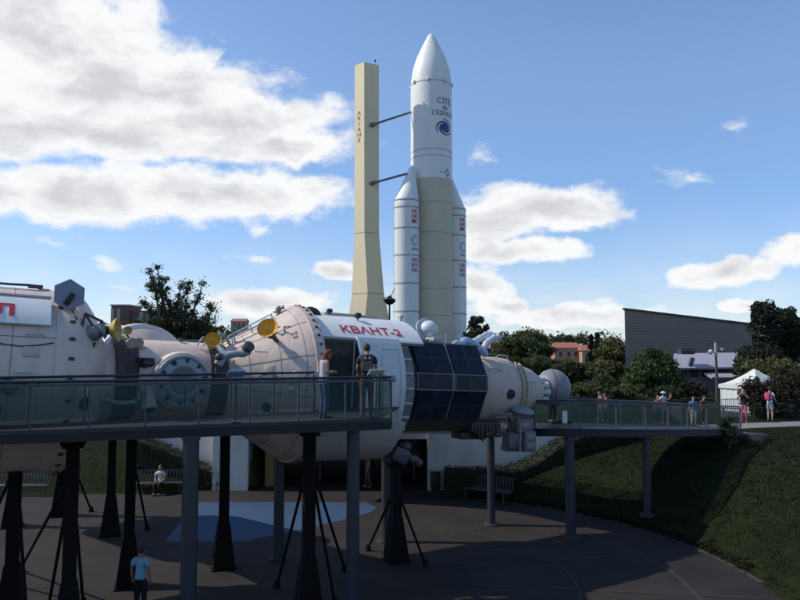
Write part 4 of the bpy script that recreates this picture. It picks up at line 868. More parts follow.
def booster(sgn):
    ox, oy = (-3.28, -2.9) if sgn < 0 else (3.12, 2.9); r = 1.58
    mb = MB(); mb.lathe([(1.2, r), (zr(210), r)], 48, (ox, oy, 0), (0, 0, 1)); b = mb.build('booster', ROCK, rk)
    tow = Vector((-ox, -oy, 0)).normalized(); rs = []
    for z, rr, sh in ((zr(210), r, 0), (zr(206), r, .0), (zr(196), 1.22, .30), (zr(184), .80, .66), (zr(176), .52, .90), (zr(172), .36, 1.0), (zr(170), .16, 1.06)):
        rs.append([(ox+tow.x*sh+rr*math.cos(t), oy+tow.y*sh+rr*math.sin(t), z) for t in [2*PI*k/40 for k in range(40)]])
    mb = MB(); mb.rings(rs); mb.build('nose_cap', ROCK, b, 50)
    for y in (206, 213, 233, 259, 286, 313):
        mb = MB(); mb.lathe([(zr(y)-.10, r+.004), (zr(y)-.08, r+.03), (zr(y)+.08, r+.03), (zr(y)+.10, r+.004)], 48, (ox, oy, 0), (0, 0, 1), cap=False); mb.build('joint_band', SEAM, b)
    a = R(20); mb = MB(); mb.tube([(ox+r*math.sin(a), oy-r*math.cos(a), 1.3), (ox+r*math.sin(a), oy-r*math.cos(a), zr(208))], .07, 6); mb.build('cable_duct', ROCK, b)
    ac = R(43)
    def pt(x, z, off=.03): return (ox+(r+off)*math.sin(ac+x/r), oy-(r+off)*math.cos(ac+x/r), z)
    def rect(x0, x1, z0, z1, key):
        mb = MB(); n = 3; vs = [pt(x0+(x1-x0)*k/n, z) for z in (z0, z1) for k in range(n+1)]; mb.add(vs, [(k, k+1, n+2+k, n+1+k) for k in range(n)]); return mb
    fl = {}
    def put(x0, x1, z0, z1, key): fl.setdefault(key, MB()); m_ = rect(x0, x1, z0, z1, key); fl[key].add(m_.v, m_.f)
    def flags(ztop_px, rows):
        for i, row in enumerate(rows):
            z1 = zr(ztop_px)-i*.62; z0 = z1-.46
            for j, f in enumerate(row):
                x0 = -.46+j*.50; 
                for q, k in enumerate(f): put(x0+.42*q/len(f), x0+.42*(q+1)/len(f), z0, z1, k)
    flags(215.5, [('rwr', 'rw'), ('rwr', 'rwr'), ('krr', 'rw')]); flags(262, [('gwr', 'rwr'), ('rrw', 'rwr'), ('bwb', 'bwr')])
    for k, m_ in fl.items(): m_.build('flag_panel', FL[k], b)
    ez_ = zr(245); mb = MB(); lo, hi = [], []
    for k in range(25):
        t = R(40+290*k/24); lo.append((.36*math.cos(t), .42*math.sin(t))); hi.append((.58*math.cos(t), .68*math.sin(t)))
    mb.add([pt(x, ez_+y) for x, y in lo+hi], [(k, k+1, 26+k, 25+k) for k in range(24)]); mb.add([pt(x, ez_+y, .032) for x, y in ((-.3, -.1), (.5, -.05), (.5, .15), (-.3, .12))], [(0, 1, 2, 3)]); mb.build('ring_emblem', M('pale_blue_mark', (.22, .45, .62), .5, .05), b)
    tv, tf, tw = text_geo('esa', .85); mb = MB(); mb.add([pt((x-tw/2)*.9, zr(254.5)+y*.8) for x, y in tv], tf); mb.build('lettering', NAVY, b)
booster(-1); booster(1)
lt = thing('launch_table', 'low concrete launch table under the tall white rocket', 'launch table', (RC.x, ZR, RB))
mb = MB(); mb.box((0, 0, -1.2), (14, 13, 2.3), bev=.1); mb.build('table', M('table_concrete', (.3, .29, .27), .8), lt)
for x, y in ((-2.6, 0), (2.6, 0), (0, -2.3), (0, 2.3), (-3.3, -2.9), (3.1, 2.9)): mb = MB(); mb.tube([(x, y, -.05), (x, y, 1.7)], .35, 10); mb.build('support_foot', DGREY, lt)

# mast
tw_ = thing('launch_tower', 'cream square tower that widens at its foot, left of the rocket', 'tower', P(367, 370, 89.5))
to = Vector(tw_.location)
def sect(py, l, f, r_):
    a, b, c = P(l, py, 90.1), P(f, py, 88.9), P(r_, py, 89.9); d = a+c-b; z = b.z
    return [Vector((q.x, q.y, z))-to for q in (a, b, c, d)]
secs = [sect(376, 341, 362, 399), sect(322, 347.8, 364.5, 390), sect(293, 352, 367.6, 384), sect(232, 354.3, 364.4, 379), sect(62, 354.8, 364.2, 379)]
mb = MB(); mb.rings(secs); ms_ = mb.build('mast', TOWER, tw_, 15)
for py, l, f, r_ in ((293, 351.9, 367.6, 384.1), (232, 354.2, 364.4, 379.1)):
    s0, s1 = sect(py-.25, l-.1, f, r_+.1), sect(py+.25, l-.1, f, r_+.1)
    c0 = sum(s0, Vector())/4; mb = MB(); mb.rings([[c0+(p-c0)*1.012 for p in s0], [c0+(p-c0)*1.012 for p in s1]]); mb.build('joint_line', M('joint_dark', (.30, .26, .19), .7), ms_)
tp = P(377.5, 61, 89.8)-to; mb = MB(); mb.lathe([(0, .08), (.12, .08), (.15, .13), (.32, .12), (.38, .03)], 12, tp-Vector((.3, -.1, .15)), (0, 0, 1)); mb.build('beacon', M('beacon_dark', (.09, .04, .09), .4), ms_)
A_, B_ = secs[4][0], secs[4][1]; fd = (B_-A_); fd.z = 0; fw = fd.length; fd.normalize(); fn = Vector((fd.y, -fd.x, 0))
for i, ch in enumerate('ARIANE'):
    z = P(360, 112.5+i*5.45, 89.5).z-to.z; tv, tf, tw0 = text_geo(ch, .72); c = A_.lerp(B_, .5)
    mb = MB(); mb.add([Vector((c.x, c.y, 0))+fd*((x-tw0/2)*1.2)+fn*.03+Vector((0, 0, z-.3+y)) for x, y in tv], tf); mb.build('lettering', M('tower_letter', (.10, .08, .13), .6), ms_)
for (a, b) in (((372.3, 124.8), (411.5, 112)), ((372.3, 183.2), (405, 174.2))):
    p, q = P(a[0], a[1], 89.25)-to, P(b[0], b[1], 91.5 if b[1] < 130 else 89.2)-to; d = (q-p).normalized()
    mb = MB(); mb.tube([p-d*.3, q+d*.3], .14, 10); ua = mb.build('umbilical_arm', M('arm_grey', (.15, .15, .15), .5), tw_); mb = MB(); mb.lathe([(-.1, .3), (.15, .28), (.5, .2)], 12, p, d); mb.build('arm_root', M('arm_grey', (.15, .15, .15)), ua)

# ------------------------------------------------------------------ buildings in the distance
def bld(name, label, cat_, x, y, z, rz=0, group=None): return thing(name, label, cat_, (x, y, z), rz, group)
gb = thing('exhibition_hall', 'big dark grey hall with a sloping roofline and horizontal cladding', 'building', (0, 0, 0))
def hallpt(px, py, Z): return P(px, py, Z)
CLAD = M('grey_cladding', (.27, .205, .168), .55, .06, .2, dirt=((.24, .182, .15), .5, .3), stretch=(.15, 1, 4))
mb = MB(); q = [(624.5, 310, 72), (760, 325.5, 74), (860, 338, 75.5), (960, 350, 77)]
vs = []
for px, py, Z in q:
    p = P(px, py, Z); g_ = -3.7; vs += [(p.x, Z, g_), (p.x, Z, p.z), (p.x+10, Z+26, p.z-.3), (p.x+10, Z+26, g_)]
fs = []
for i in range(len(q)-1):
    for j in range(3): fs.append((i*4+j, i*4+j+1, i*4+4+j+1, i*4+4+j))
fs += [(0, 1, 2, 3), tuple(4*(len(q)-1)+k for k in (3, 2, 1, 0))]; mb.add(vs, fs); hl = mb.build('wall', CLAD, gb, 15)
mb = MB()
p0, p1 = P(624.5, 310, 72), P(860, 338, 75.5)
for k in range(27):
    z = -3.2+.28*k; 
    xr = p1.x if z < p1.z-.1 else p0.x+(p1.x-p0.x)*max(0, (p0.z-.05-z)/(p0.z-p1.z))
    if xr-p0.x > .5:
        yr = 72+(xr-p0.x)/(p1.x-p0.x)*3.5; a, b = Vector((p0.x+.02, 71.97, z)), Vector((xr-.02, yr-.03, z)); mb.add([a, b, b+Vector((0, 0, .03)), a+Vector((0, 0, .03)), a+Vector((0, -.03, 0)), b+Vector((0, -.03, 0)), b+Vector((0, -.03, .03)), a+Vector((0, -.03, .03))], [(4, 5, 6, 7), (0, 1, 5, 4), (2, 3, 7, 6), (0, 4, 7, 3), (1, 2, 6, 5)])
mb.build('cladding_joint', M('clad_joint', (.225, .172, .142), .6), hl)
mb = MB(); a, b = P(624.5, 310, 72), P(960, 350, 77); d = (b-a); mb.add([a+Vector((-.1, -.12, 0)), b+Vector((0, -.12, 0)), b+Vector((0, .3, 0)), a+Vector((-.1, .3, 0)), a+Vector((-.1, -.12, .22)), b+Vector((0, -.12, .22)), b+Vector((0, .3, .22)), a+Vector((-.1, .3, .22))], [(3, 2, 1, 0), (4, 5, 6, 7), (0, 1, 5, 4), (1, 2, 6, 5), (2, 3, 7, 6), (3, 0, 4, 7)]); mb.build('roof_edge', M('roof_edge_dark', (.05, .045, .045), .5), gb)
# low pavilion in front
pv = thing('pavilion', 'low pavilion with a pale lavender roof in front of the dark hall', 'building', P(706, 395, 62))
po = Vector(pv.location); LAV = M('lavender_roof', (.33, .315, .355), .5, .06, .6)
def ppt(px, py, Z): return P(px, py, Z)-po
mb = MB(); a, b, c, d = ppt(672, 368, 61), ppt(744, 367, 61), ppt(738, 352.5, 65), ppt(674, 353.5, 65); t = Vector((0, 0, -.15)); mb.add([a, b, c, d, a+t, b+t, c+t, d+t], [(0, 1, 2, 3), (7, 6, 5, 4), (0, 4, 5, 1), (1, 5, 6, 2), (2, 6, 7, 3), (3, 7, 4, 0)]); mb.build('roof', LAV, pv, 20)
mb = MB(); p = ppt(708, 384, 62); mb.box((p.x, .9, (ppt(708, 369, 62).z-2.0)/2-.1), (5.4, 2.0, ppt(708, 369, 62).z+2.2)); mb.build('wall', M('pavilion_wall', (.16, .14, .16), .7, .2, .6), pv)
for k in range(5): mb = MB(); q = ppt(682+12*k, 372.5, 61.8); mb.box(q+Vector((0, .05, 0)), (.65, .1, .75)); mb.build('window', WIN, pv)
mb = MB(); a = ppt(722, 376, 60); mb.box(a, (2.3, 1.4, .14), rx=.2); mb.build('porch_roof', LAV, pv)
mb = MB(); a = ppt(686, 352.5, 61.5); mb.box(a, (1.1, .9, .3)); mb.box(a+Vector((0, 0, .25)), (1.2, 1.0, .1)); mb.build('roof_vent', DGREY, pv)
mb = MB(); a = ppt(691, 362, 60.5); mb.box(a, (.35, .35, .75), ry=.3); mb.build('skylight', M('skylight', (.14, .15, .18), .4), pv)

# apartment block left
ab = thing('apartment_block', 'distant brick red apartment block with pale bands left of the leafy tree', 'building', (P(131, 330, 260).x, 260, gz(P(131, 330, 260).x, 260)))
ao = Vector(ab.location); za = lambda py: P(131, py, 260).z-ao.z; xa = lambda px: P(px, 320, 260).x-ao.x
BR = M('brick_red', (.18, .085, .07), .8, .1, .1); PALE = M('pale_band', (.36, .33, .30), .8, .08, .1)
mb = MB(); mb.box(((xa(112)+xa(130))/2, 5, za(306)/2), (xa(130)-xa(112), 12, za(306))); mb.box(((xa(130)+xa(150))/2, 6, za(310.5)/2), (xa(150)-xa(130)-.02, 11.5, za(310.5))); aw = mb.build('wall', BR, ab, 20)
for px, yy, w_, z_ in ((113.5, -1.05, 1.2, 308), (119.5, -1.05, 1.2, 308), (141, .2, 1.4, 311.5), (147, .2, 1.6, 311.5)): mb = MB(); mb.box((xa(px), yy, za(z_)/2), (w_, .1, za(z_)-.4)); mb.build('pale_strip', PALE, aw, 20)
for k in range(7):
    z = za(310)-k*2.9
    for px, w_ in ((116.5, 1.1), (123.5, 1.1), (127.5, .9), (133, 1.4), (137, 1.2), (144, 1.2)):
        if z > .5 and not (px > 130 and k == 0): mb = MB(); mb.box((xa(px), -1.06 if px < 130 else .2, z), (w_, .12, 1.3)); mb.build('window', WIN, aw, 20)
mb = MB(); mb.box(((xa(112)+xa(130))/2, 5, za(306)+.25), (xa(130)-xa(112)+.6, 12.6, .5)); mb.build('roof', PALE, ab, 20)

def house(px, py_top, w, h, Z, label, mat=PINK, rz=0):
    p = P(px, py_top, Z); t = thing('house', label, 'house', (p.x, Z, p.z-h-1.4), rz, 'houses among the trees on the far slope')
    mb = MB(); mb.box((0, 0, h/2-1.5), (w, w*.8, h+3)); mb.build('wall', mat, t, 20)
    W, D = w/2+.4, w*.4+.4; mb = MB(); vs = [(-W, -D, h), (W, -D, h), (W, D, h), (-W, D, h), (-W*.85, 0, h+1.4), (W*.85, 0, h+1.4)]; mb.add(vs, [(0, 1, 5, 4), (1, 2, 5), (2, 3, 4, 5), (3, 0, 4), (3, 2, 1, 0)]); mb.build('roof', TILE, t, 20)
    for x in (-.28, .05, .33):
        mb = MB(); mb.box((x*w, -w*.4-.01, h*.55), (w*.11, .08, h*.34)); wi = mb.build('window', WIN, t, 20); mb = MB(); mb.box((x*w-w*.085, -w*.4-.03, h*.55), (w*.045, .06, h*.36)); mb.build('shutter', PALE, wi, 20)
    return t
house(565, 342.5, 6.5, 3.6, 190, 'low terracotta house left of the dark cypresses'); house(589, 345, 4.4, 4.6, 185, 'orange pink house with a pale base beside the cypresses', M('orange_wall', (.46, .25, .15), .7, .1, .4))
house(497, 337.5, 4.0, 2.4, 190, 'orange roof just above the blue wrapped boom'); house(240, 318.5, 7, 3, 330, 'small pink house on the wooded hill behind the cream cone', M('pale_pink', (.40, .27, .22), .7, .1, .4))
house(604, 352, 4.5, 2.5, 200, 'pale house low between the trees left of the grey hall', PALE)

# brown wall behind the node
bwl = thing('timber_fence', 'brown board fence behind the docking node under the leafy tree', 'fence', (P(180, 350, 36).x, 36, -3.5))
mb = MB()
for k in range(26): mb.box((-2.6+.21*k, 0, 1.95), (.2, .04, 3.9+.06*math.sin(k*5)))
mb.build('boards', M('brown_boards', (.075, .055, .045), .8, .3, 2), bwl)
mb = MB(); mb.box((0, 0, 3.97), (5.5, .1, .08)); mb.build('cap_rail', M('cap_grey', (.3, .28, .26), .7), bwl)
for k in range(4): mb = MB(); mb.box((-2.6+1.75*k, .08, 1.8), (.12, .12, 4.2)); mb.build('fence_post', TRUNK, bwl)

# ------------------------------------------------------------------ trees
tree_px('broadleaf_tree', 'open leafy dark tree behind the docking node, sky showing through it', 178, 264, 84, 46, LF_DARK, shape='airy', leaf=.095, clumps=200, per=58, trunk_h=.22, cr=.40)
TR = 'trees beyond the lawn'; MAN = ground_at(770.5, 421, 28); print('MAN', MAN, 'TENT', ground_at(757, 411, 34))
tree_px('broadleaf_tree', 'upright dark tree just right of the rocket foot', 478, 313, 30, 78, LF_DARK, shape='column', leaf=.22, clumps=60, per=70, trunk_h=.1)
tree_px('broadleaf_tree', 'wide dark domed tree behind the wrapped booms, largest of the right hand wood', 524, 325, 72, 115, LF_MID, leaf=.30, clumps=150, per=80, trunk_h=.1)
tree_px('broadleaf_tree', 'flat topped tree above the terracotta house', 568, 331, 48, 235, LF_DARK, leaf=.32, clumps=80, per=70, trunk_h=.15)
tree_px('broadleaf_tree', 'lighter green tree low in front of the wide domed tree', 545, 353, 72, 84, LF_MID, leaf=.24, clumps=100, per=70, trunk_h=.05)
tree_px('broadleaf_tree', 'dark green tree behind the beige end of the module', 505, 349, 46, 76, LF_BRIGHT, leaf=.25, clumps=80, per=70, trunk_h=.05)
tree_px('cypress', 'taller dark cypress of the close pair left of the grey hall', 597, 331, 9, 120, LF_PINE, shape='cone', leaf=.3, clumps=50, per=60, trunk_h=.03)
tree_px('cypress', 'shorter cypress of the close pair beside the orange house', 591, 334, 9, 122, LF_PINE, shape='cone', leaf=.3, clumps=50, per=60, trunk_h=.03)
tree_px('broadleaf_tree', 'olive green tree against the left edge of the grey hall', 613, 335, 40, 100, LF_OLIVE, leaf=.32, clumps=70, per=60, trunk_h=.1)
tree_px('broadleaf_tree', 'dark tree behind the round grey antenna', 572, 358, 50, 66, LF_DARK, leaf=.22, clumps=90, per=70, trunk_h=.05)
tree_px('broadleaf_tree', 'deep green tree below the cypresses', 606, 356, 48, 62, LF_OLIVE, leaf=.22, clumps=70, per=70, trunk_h=.05)
tree_px('broadleaf_tree', 'bushy bright green tree standing in front of the grey hall', 652, 344, 76, 55, LF_BRIGHT, leaf=.17, clumps=130, per=85, trunk_h=.1, shape='cone', cr=.75)
tree_px('pine_tree', 'tall dark pine right of the lamp, its lobed crown above the hall roof', 763, 298, 32, 58, LF_PINE, leaf=.19, clumps=75, per=70, trunk_h=.25, shape='column', cr=.6)
tree_px('pine_tree', 'dark pine with ragged crown, nearest the right end of the hall', 788, 303, 32, 59, LF_PINE, leaf=.19, clumps=75, per=65, trunk_h=.25, shape='column', cr=.6)
tree_px('broadleaf_tree', 'shadowy broad tree under the two pines', 757, 336, 60, 56, LF_PINE, leaf=.19, clumps=90, per=70, trunk_h=.1)
tree_px('broadleaf_tree', 'tree cut off by the right edge of the photo', 812, 300, 34, 62, LF_DARK, leaf=.2, clumps=60, per=60, trunk_h=.1)
tree_px('broadleaf_tree', 'olive bush tree between pavilion roof and pines', 768, 352, 74, 50, LF_OLIVE, leaf=.17, clumps=100, per=70, trunk_h=.04)
tree_px('broadleaf_tree', 'russet brown leaved tree behind the man in the white shirt', 758, 372, 46, MAN.y+1.6, LF_RED, leaf=.085, clumps=80, per=44, trunk_h=.03, cr=.28)
tree_px('broadleaf_tree', 'taller dark russet tree at the right edge behind the white boards', 789, 361, 54, MAN.y+2.4, LF_RED, leaf=.10, clumps=100, per=60, trunk_h=.03, cr=.34)
tree_px('broadleaf_tree', 'round dark green tree on the hill left of the cream cone', 216, 319, 36, 150, LF_MID, leaf=.5, clumps=60, per=60, trunk_h=.05)
tree_px('broadleaf_tree', 'green tree on the hill below the small pink house', 236, 326, 36, 130, LF_BRIGHT, leaf=.45, clumps=60, per=60, trunk_h=.05)
tree_px('broadleaf_tree', 'dark tree between apartment block and leafy tree', 160, 326, 44, 140, LF_DARK, leaf=.45, clumps=60, per=60, trunk_h=.05)
tree_px('broadleaf_tree', 'low green tree behind the hexagonal plate', 84, 338, 60, 150, LF_MID, leaf=.5, clumps=60, per=60, trunk_h=.05)
for px, top, w, Z, mt, lb in ((556, 374, 26, 50, LF_YEL, 'yellowish shrub right above the round antenna'), (585, 380, 46, 46, LF_OLIVE, 'olive shrub behind the footbridge, right of the antenna'), (630, 382, 50, 46, LF_OLIVE, 'wide low shrub under the bushy bright tree'),
                              (520, 372, 30, 52, LF_YEL, 'pale yellow shrub behind the ladder on the beige end'), (688, 378, 40, 50, LF_RED, 'brownish shrub in front of the pavilion'), (604, 372, 30, 52, LF_MID, 'green shrub behind the couple in pink'),
                              (757, 402, 15, MAN.y+.9, LF_DARK, 'dark shrub under the white tent, right of the pink trousers'), (795, 380, 46, 41, LF_PINE, 'black green shrub at the right edge'), (668, 384, 34, 48, LF_DARK, 'dark shrub behind the group on the lawn')):
    tree_px('shrub', lb, px, top, w, Z, mt, leaf=.13, clumps=60, per=60, trunk_h=.02, cat='shrub')
tree_px('shrub', 'small dark shrub on the bank at the end of the far footbridge', 728, 413, 26, 29.5, LF_MID, leaf=.06, clumps=36, per=60, trunk_h=.02, cat='shrub')
tree_px('shrub', 'sparse russet shrub against the front wall of the white tent', 750, 380, 26, MAN.y+2.3, LF_RED, leaf=.08, clumps=44, per=30, trunk_h=.02, cat='shrub', cr=.2)
tree_px('shrub', 'low black green shrub under the russet tree behind the man in white', 776, 396, 44, MAN.y+1.3, LF_PINE, leaf=.09, clumps=70, per=60, trunk_h=.02, cat='shrub')
# far-off wood along the horizon, one mass
n = 900; x = rng.uniform(-420, 420, n); y = rng.uniform(300, 420, n); z = gz_arr(x, y)+rng.uniform(0, 7.5, n)
V, Q = leaf_cloud(np.stack([x, y, z], 1), rng.uniform(2.5, 5.5, n), 26, 1.1, .8); o = npmesh('distant_wood', V, Q, LF_FAR); tag(o, None, None, kind='stuff')

# ------------------------------------------------------------------ lamps, stall, fence, path
def lamp(px, py_top, Z, zb, label, two=False):
    p = P(px, py_top, Z); t = thing('street_lamp', label, 'street lamp', (p.x, Z, zb)); h = p.z-zb
    mb = MB(); mb.tube([(0, 0, 0), (0, 0, h*.55), (0, 0, h)], [.11, .09, .06], 10); mb.build('pole', BLACK if not two else DGREY, t)
    if two:
        for s_ in (-1, 1):
            mb = MB(); c = Vector((s_*.38, -.05, h-.85 if s_ < 0 else h-.7)); mb.tube([(0, 0, c.z-.1), c], .03, 6); mb.lathe([(-.15, .06), (-.1, .13), (.1, .15), (.14, .08)], 14, c, (s_*.6, -.5, -.5)); mb.build('lamp_head', M('lamp_white', (.6, .6, .6), .4) if s_ < 0 else GREYM, t)
        mb = MB(); mb.tube([(0, 0, h*.72), (0, 0, h-.25)], .10, 10); mb.build('pale_sleeve', M('sleeve', (.34, .33, .28), .5), t)
    else:
        mb = MB(); mb.lathe([(-.45, .1), (-.3, .35), (-.05, .55), (.1, .5), (.2, .2), (.35, .08)], 16, (0, 0, h-.3), (.2, 0, 1)); mb.build('lamp_head', BLACK, t)
        mb = MB(); mb.tube([(0, 0, h-.3), (.45, 0, h+.7)], .03, 6); mb.build('aerial', BLACK, t)
lamp(389.5, 296, 60, gz(0, 60), 'dark street lamp between cream tower and rocket')
q = ground_at(715.5, 402, 40); lamp(715.5, 339, q.y, q.z, 'slim lamp post with two heads in front of the pavilion', True)
# white pagoda tent half behind the russet tree
WH = M('tent_canvas', (.60, .62, .58), .7, .05, 2, bump=.3, bscale=3)
tq = P(756, 411, MAN.y+4.4); tq.z = gz(tq.x, tq.y); tt = thing('marquee_tent', 'white canvas pagoda tent half hidden behind the russet tree', 'tent', tq, R(24)); sc_ = tq.y/F; hw_, ze = 1.26, P(740, 384.5, tq.y).z-tq.z; zp = P(757, 369, tq.y).z-tq.z
rs = []
for q in (0, .06, .2, .4, .6, .8, 1):
    w_ = hw_*1.04*(1-q)+.03; z = ze+(zp-ze)*q**1.45
    ring = [(-1, -1), (-.33, -1), (.33, -1), (1, -1), (1, -.33), (1, .33), (1, 1), (.33, 1), (-.33, 1), (-1, 1), (-1, .33), (-1, -.33)]
    rs.append([(a*w_, b*w_, z-(.05*math.sin(q*PI) if abs(a) < .9 or abs(b) < .9 else 0)) for a, b in ring])
mb = MB(); mb.rings([[(x, y, z-.22) for x, y, z in rs[0]]]+rs); mb.build('canopy_roof', WH, tt, 30)
for k, (a, b, rz_) in enumerate(((0, -1, 0), (-1, 0, PI/2), (0, 1, 0))):
    mb = MB(); n = 24; vs = [(-hw_+2*hw_*i/n, .02*math.sin(i*1.9), z) for z in (.05, ze) for i in range(n+1)]; m_ = Matrix.Rotation(rz_, 3, 'Z'); vs = [m_@Vector(v_)+Vector((a*hw_, b*hw_, 0)) for v_ in vs]
    mb.add(vs+[v_+Vector((-a*.02, -b*.02, 0)) for v_ in vs], [(i, i+1, n+2+i, n+1+i) for i in range(n)]+[(2*n+2+i, 3*n+3+i, 3*n+4+i, 2*n+3+i) for i in range(n)]); mb.build('side_wall', WH, tt, 60)
for a, b in ((-1, -1), (1, -1), (1, 1), (-1, 1)): mb = MB(); mb.tube([(a*hw_*.97, b*hw_*.97, 0), (a*hw_*.97, b*hw_*.97, ze)], .03, 8); mb.build('pole', LGREY, tt)
wq = tq
# white picket fence on the lawn edge
fq0, fq1 = ground_at(722, 417, 30), ground_at(762, 416, 30); fe = thing('picket_fence', 'white upright bar fence behind the woman in pink trousers', 'fence', fq0); d = fq1-fq0
mb = MB()
for k in range(22): mb.box(d*(k/21)+Vector((0, 0, .48)), (.03, .03, .95))
mb.build('bars', LGREY, fe, 20); mb = MB(); mb.tube([Vector((0, 0, .92)), d+Vector((0, 0, .92))], .025, 6); mb.tube([Vector((0, 0, .15)), d+Vector((0, 0, .15))], .025, 6); mb.build('rails', LGREY, fe)
# path along the lawn
PATHM = M('pale_path', (.20, .19, .18), .85, .12, 1)
mb = MB(); rows = []
for k in range(30):
    x = 13.5+k*1.0; y0 = 33.2+.10*(x-13.5); rows.append([(x, y0, gz(x, y0)+.03), (x-.2, y0+1.7, gz(x-.2, y0+1.7)+.03)])
vs = [p for r_ in rows for p in r_]; mb.add(vs, [(2*k, 2*k+2, 2*k+3, 2*k+1) for k in range(len(rows)-1)]); tag(mb.build('path', PATHM), None, None, kind='structure')
q = ground_at(786, 398, 34); wbx = thing('notice_board', 'low white boards half hidden in the dark shrubs at the right edge', 'sign', q)
mb = MB(); s_ = q.y/F
for dx, dz, w_, h_ in ((-2, 18, 12, 3.5), (3, 13, 8, 3), (8, 4, 4, 2.5)): mb.box((dx*s_, -.5, dz*s_), (w_*s_, .05, h_*s_), ry=-.12, bev=.01)
mb.build('boards', LGREY, wbx); mb = MB()
for dx in (-5, 2, 9): mb.tube([(dx*s_, -.45, 0), (dx*s_, -.45, 18*s_)], .03, 6)
mb.build('stakes', DGREY, wbx)

# ------------------------------------------------------------------ people
def skin_geo(vs, es, rs, root=0, sub=1):
    me = bpy.data.meshes.new('s'); me.from_pydata([tuple(q) for q in vs], es, []); o = bpy.data.objects.new('s', me); COL.objects.link(o)
    md = o.modifiers.new('sk', 'SKIN'); md.use_smooth_shade = True; md.branch_smoothing = .6
    if not me.skin_vertices: bpy.context.view_layer.update()
    for i, r in enumerate(rs):
        sv = me.skin_vertices[0].data[i]; sv.radius = r if isinstance(r, (tuple, list)) else (r, r); sv.use_root = (i == root)
    sd = o.modifiers.new('sd', 'SUBSURF'); sd.levels = sub; sd.render_levels = sub
    dg = bpy.context.evaluated_depsgraph_get(); dg.update(); m2 = bpy.data.meshes.new_from_object(o.evaluated_get(dg))
    r = ([tuple(q.co) for q in m2.vertices], [tuple(p.vertices) for p in m2.polygons]); bpy.data.objects.remove(o); bpy.data.meshes.remove(me); bpy.data.meshes.remove(m2); return r
def person(label, loc, rz, h=1.72, shirt=(.1, .1, .1), legs=(.05, .05, .06), skin=(.42, .26, .19), hair=(.05, .035, .025), long_hair=False, shorts=False, arms='down', look=0.0, sit=False, sleeveless=False, bag=None, stride=.0, group=None, hat=None):
    t = thing('person', label, 'person', loc, rz, group); k = h/1.75; t.scale = (k, k, k)
    key = lambda n_, c: M(n_+'_%02x%02x%02x' % tuple(int(255*q) for q in c), c, .75, .12, 9, bump=.25, bscale=25, spec=.2)
    V = Vector
    dz = -.47 if sit else 0
    pel, wai, che, nb, nk = V((0, 0, .95+dz)), V((0, .0, 1.10+dz)), V((0, -.01, 1.31+dz)), V((0, -.01+look*.03, 1.45+dz)), V((0, .01+look*.05, 1.52+dz))
    hd = V((0, .03+look*.10, 1.63+dz-look*.02))
    sh = {s_: V((s_*.175, -.01, 1.42+dz)) for s_ in (-1, 1)}
    A = {'down': ((.225, -.03, 1.14), (.23, .05, .90)), 'front': ((.22, -.01, 1.15), (.10, .24, 1.16)), 'rail': ((.225, .02, 1.16), (.21, .22, 1.0)), 'up': ((.24, .12, 1.30), (.10, .16, 1.52)), 'lap': ((.22, .05, 1.15), (.10, .30, 1.02))}[arms]
    el = {s_: V((s_*A[0][0], A[0][1], A[0][2]+dz)) for s_ in (-1, 1)}; wr = {s_: V((s_*A[1][0], A[1][1], A[1][2]+dz)) for s_ in (-1, 1)}
    hp = {s_: V((s_*.085, 0, .92+dz)) for s_ in (-1, 1)}
    if sit: kn = {s_: V((s_*.11, .44, .50)) for s_ in (-1, 1)}; an_ = {s_: V((s_*.10, .42, .09)) for s_ in (-1, 1)}
    else: kn = {s_: V((s_*.095, .03+s_*stride*.5, .50)) for s_ in (-1, 1)}; an_ = {s_: V((s_*.10, -.02+s_*stride, .09)) for s_ in (-1, 1)}
    toe = {s_: an_[s_]+V((s_*.025, .16, -.05)) for s_ in (-1, 1)}
    vs, es, rs = [], [], []
    def nodev(p, r): vs.append(p); rs.append(r); return len(vs)-1
    i0 = nodev(pel, (.115, .10)); i1 = nodev(wai, (.115, .09)); i2 = nodev(che, (.15, .11)); iC = nodev(nb+V((0, 0, -.055)), (.115, .085)); i3 = nodev(nb, (.075, .065)); i4 = nodev(nk, .052); i5 = nodev(hd+V((0, -.01, -.04)), .06); es += [(i0, i1), (i1, i2), (i2, iC), (iC, i3), (i3, i4), (i4, i5)]
    for s_ in (-1, 1):
        a = nodev(sh[s_], .056); b = nodev((sh[s_]+el[s_])/2, .047); c = nodev(el[s_], .042); d = nodev((el[s_]+wr[s_])/2, .038); e = nodev(wr[s_], .027); es += [(iC, a), (a, b), (b, c), (c, d), (d, e)]
        f = nodev(hp[s_], .066); g_ = nodev(hp[s_].lerp(kn[s_], .5), .066); h_ = nodev(kn[s_], .055); i = nodev(kn[s_].lerp(an_[s_], .35), .055); j = nodev(an_[s_], .036); l = nodev(toe[s_], (.04, .028)); es += [(i0, f), (f, g_), (g_, h_), (h_, i), (i, j), (j, l)]
    mb = MB(); mb.add(*skin_geo(vs, es, rs))
    # head with face, hands with fingers: same mesh
    up_ = Matrix.Rotation(-look*.55, 3, 'X')
    def hs_(p, r, n=14, m=10):
        q = MB(); q.sph((0, 0, 0), r, n, m); mb.add([up_@(V(v_)+V(p))+hd for v_ in q.v], q.f)
    hs_((0, 0, .015), (.073, .092, .108), 18, 14); hs_((0, .035, -.055), (.052, .055, .05)); hs_((0, .098, -.01), (.013, .02, .022), 8, 6); hs_((0, .085, -.05), (.024, .012, .008), 8, 6)
    for s_ in (-1, 1): hs_((s_*.074, -.005, -.005), (.012, .02, .03), 8, 6); hs_((s_*.03, .086, .02), (.012, .008, .008), 8, 6)
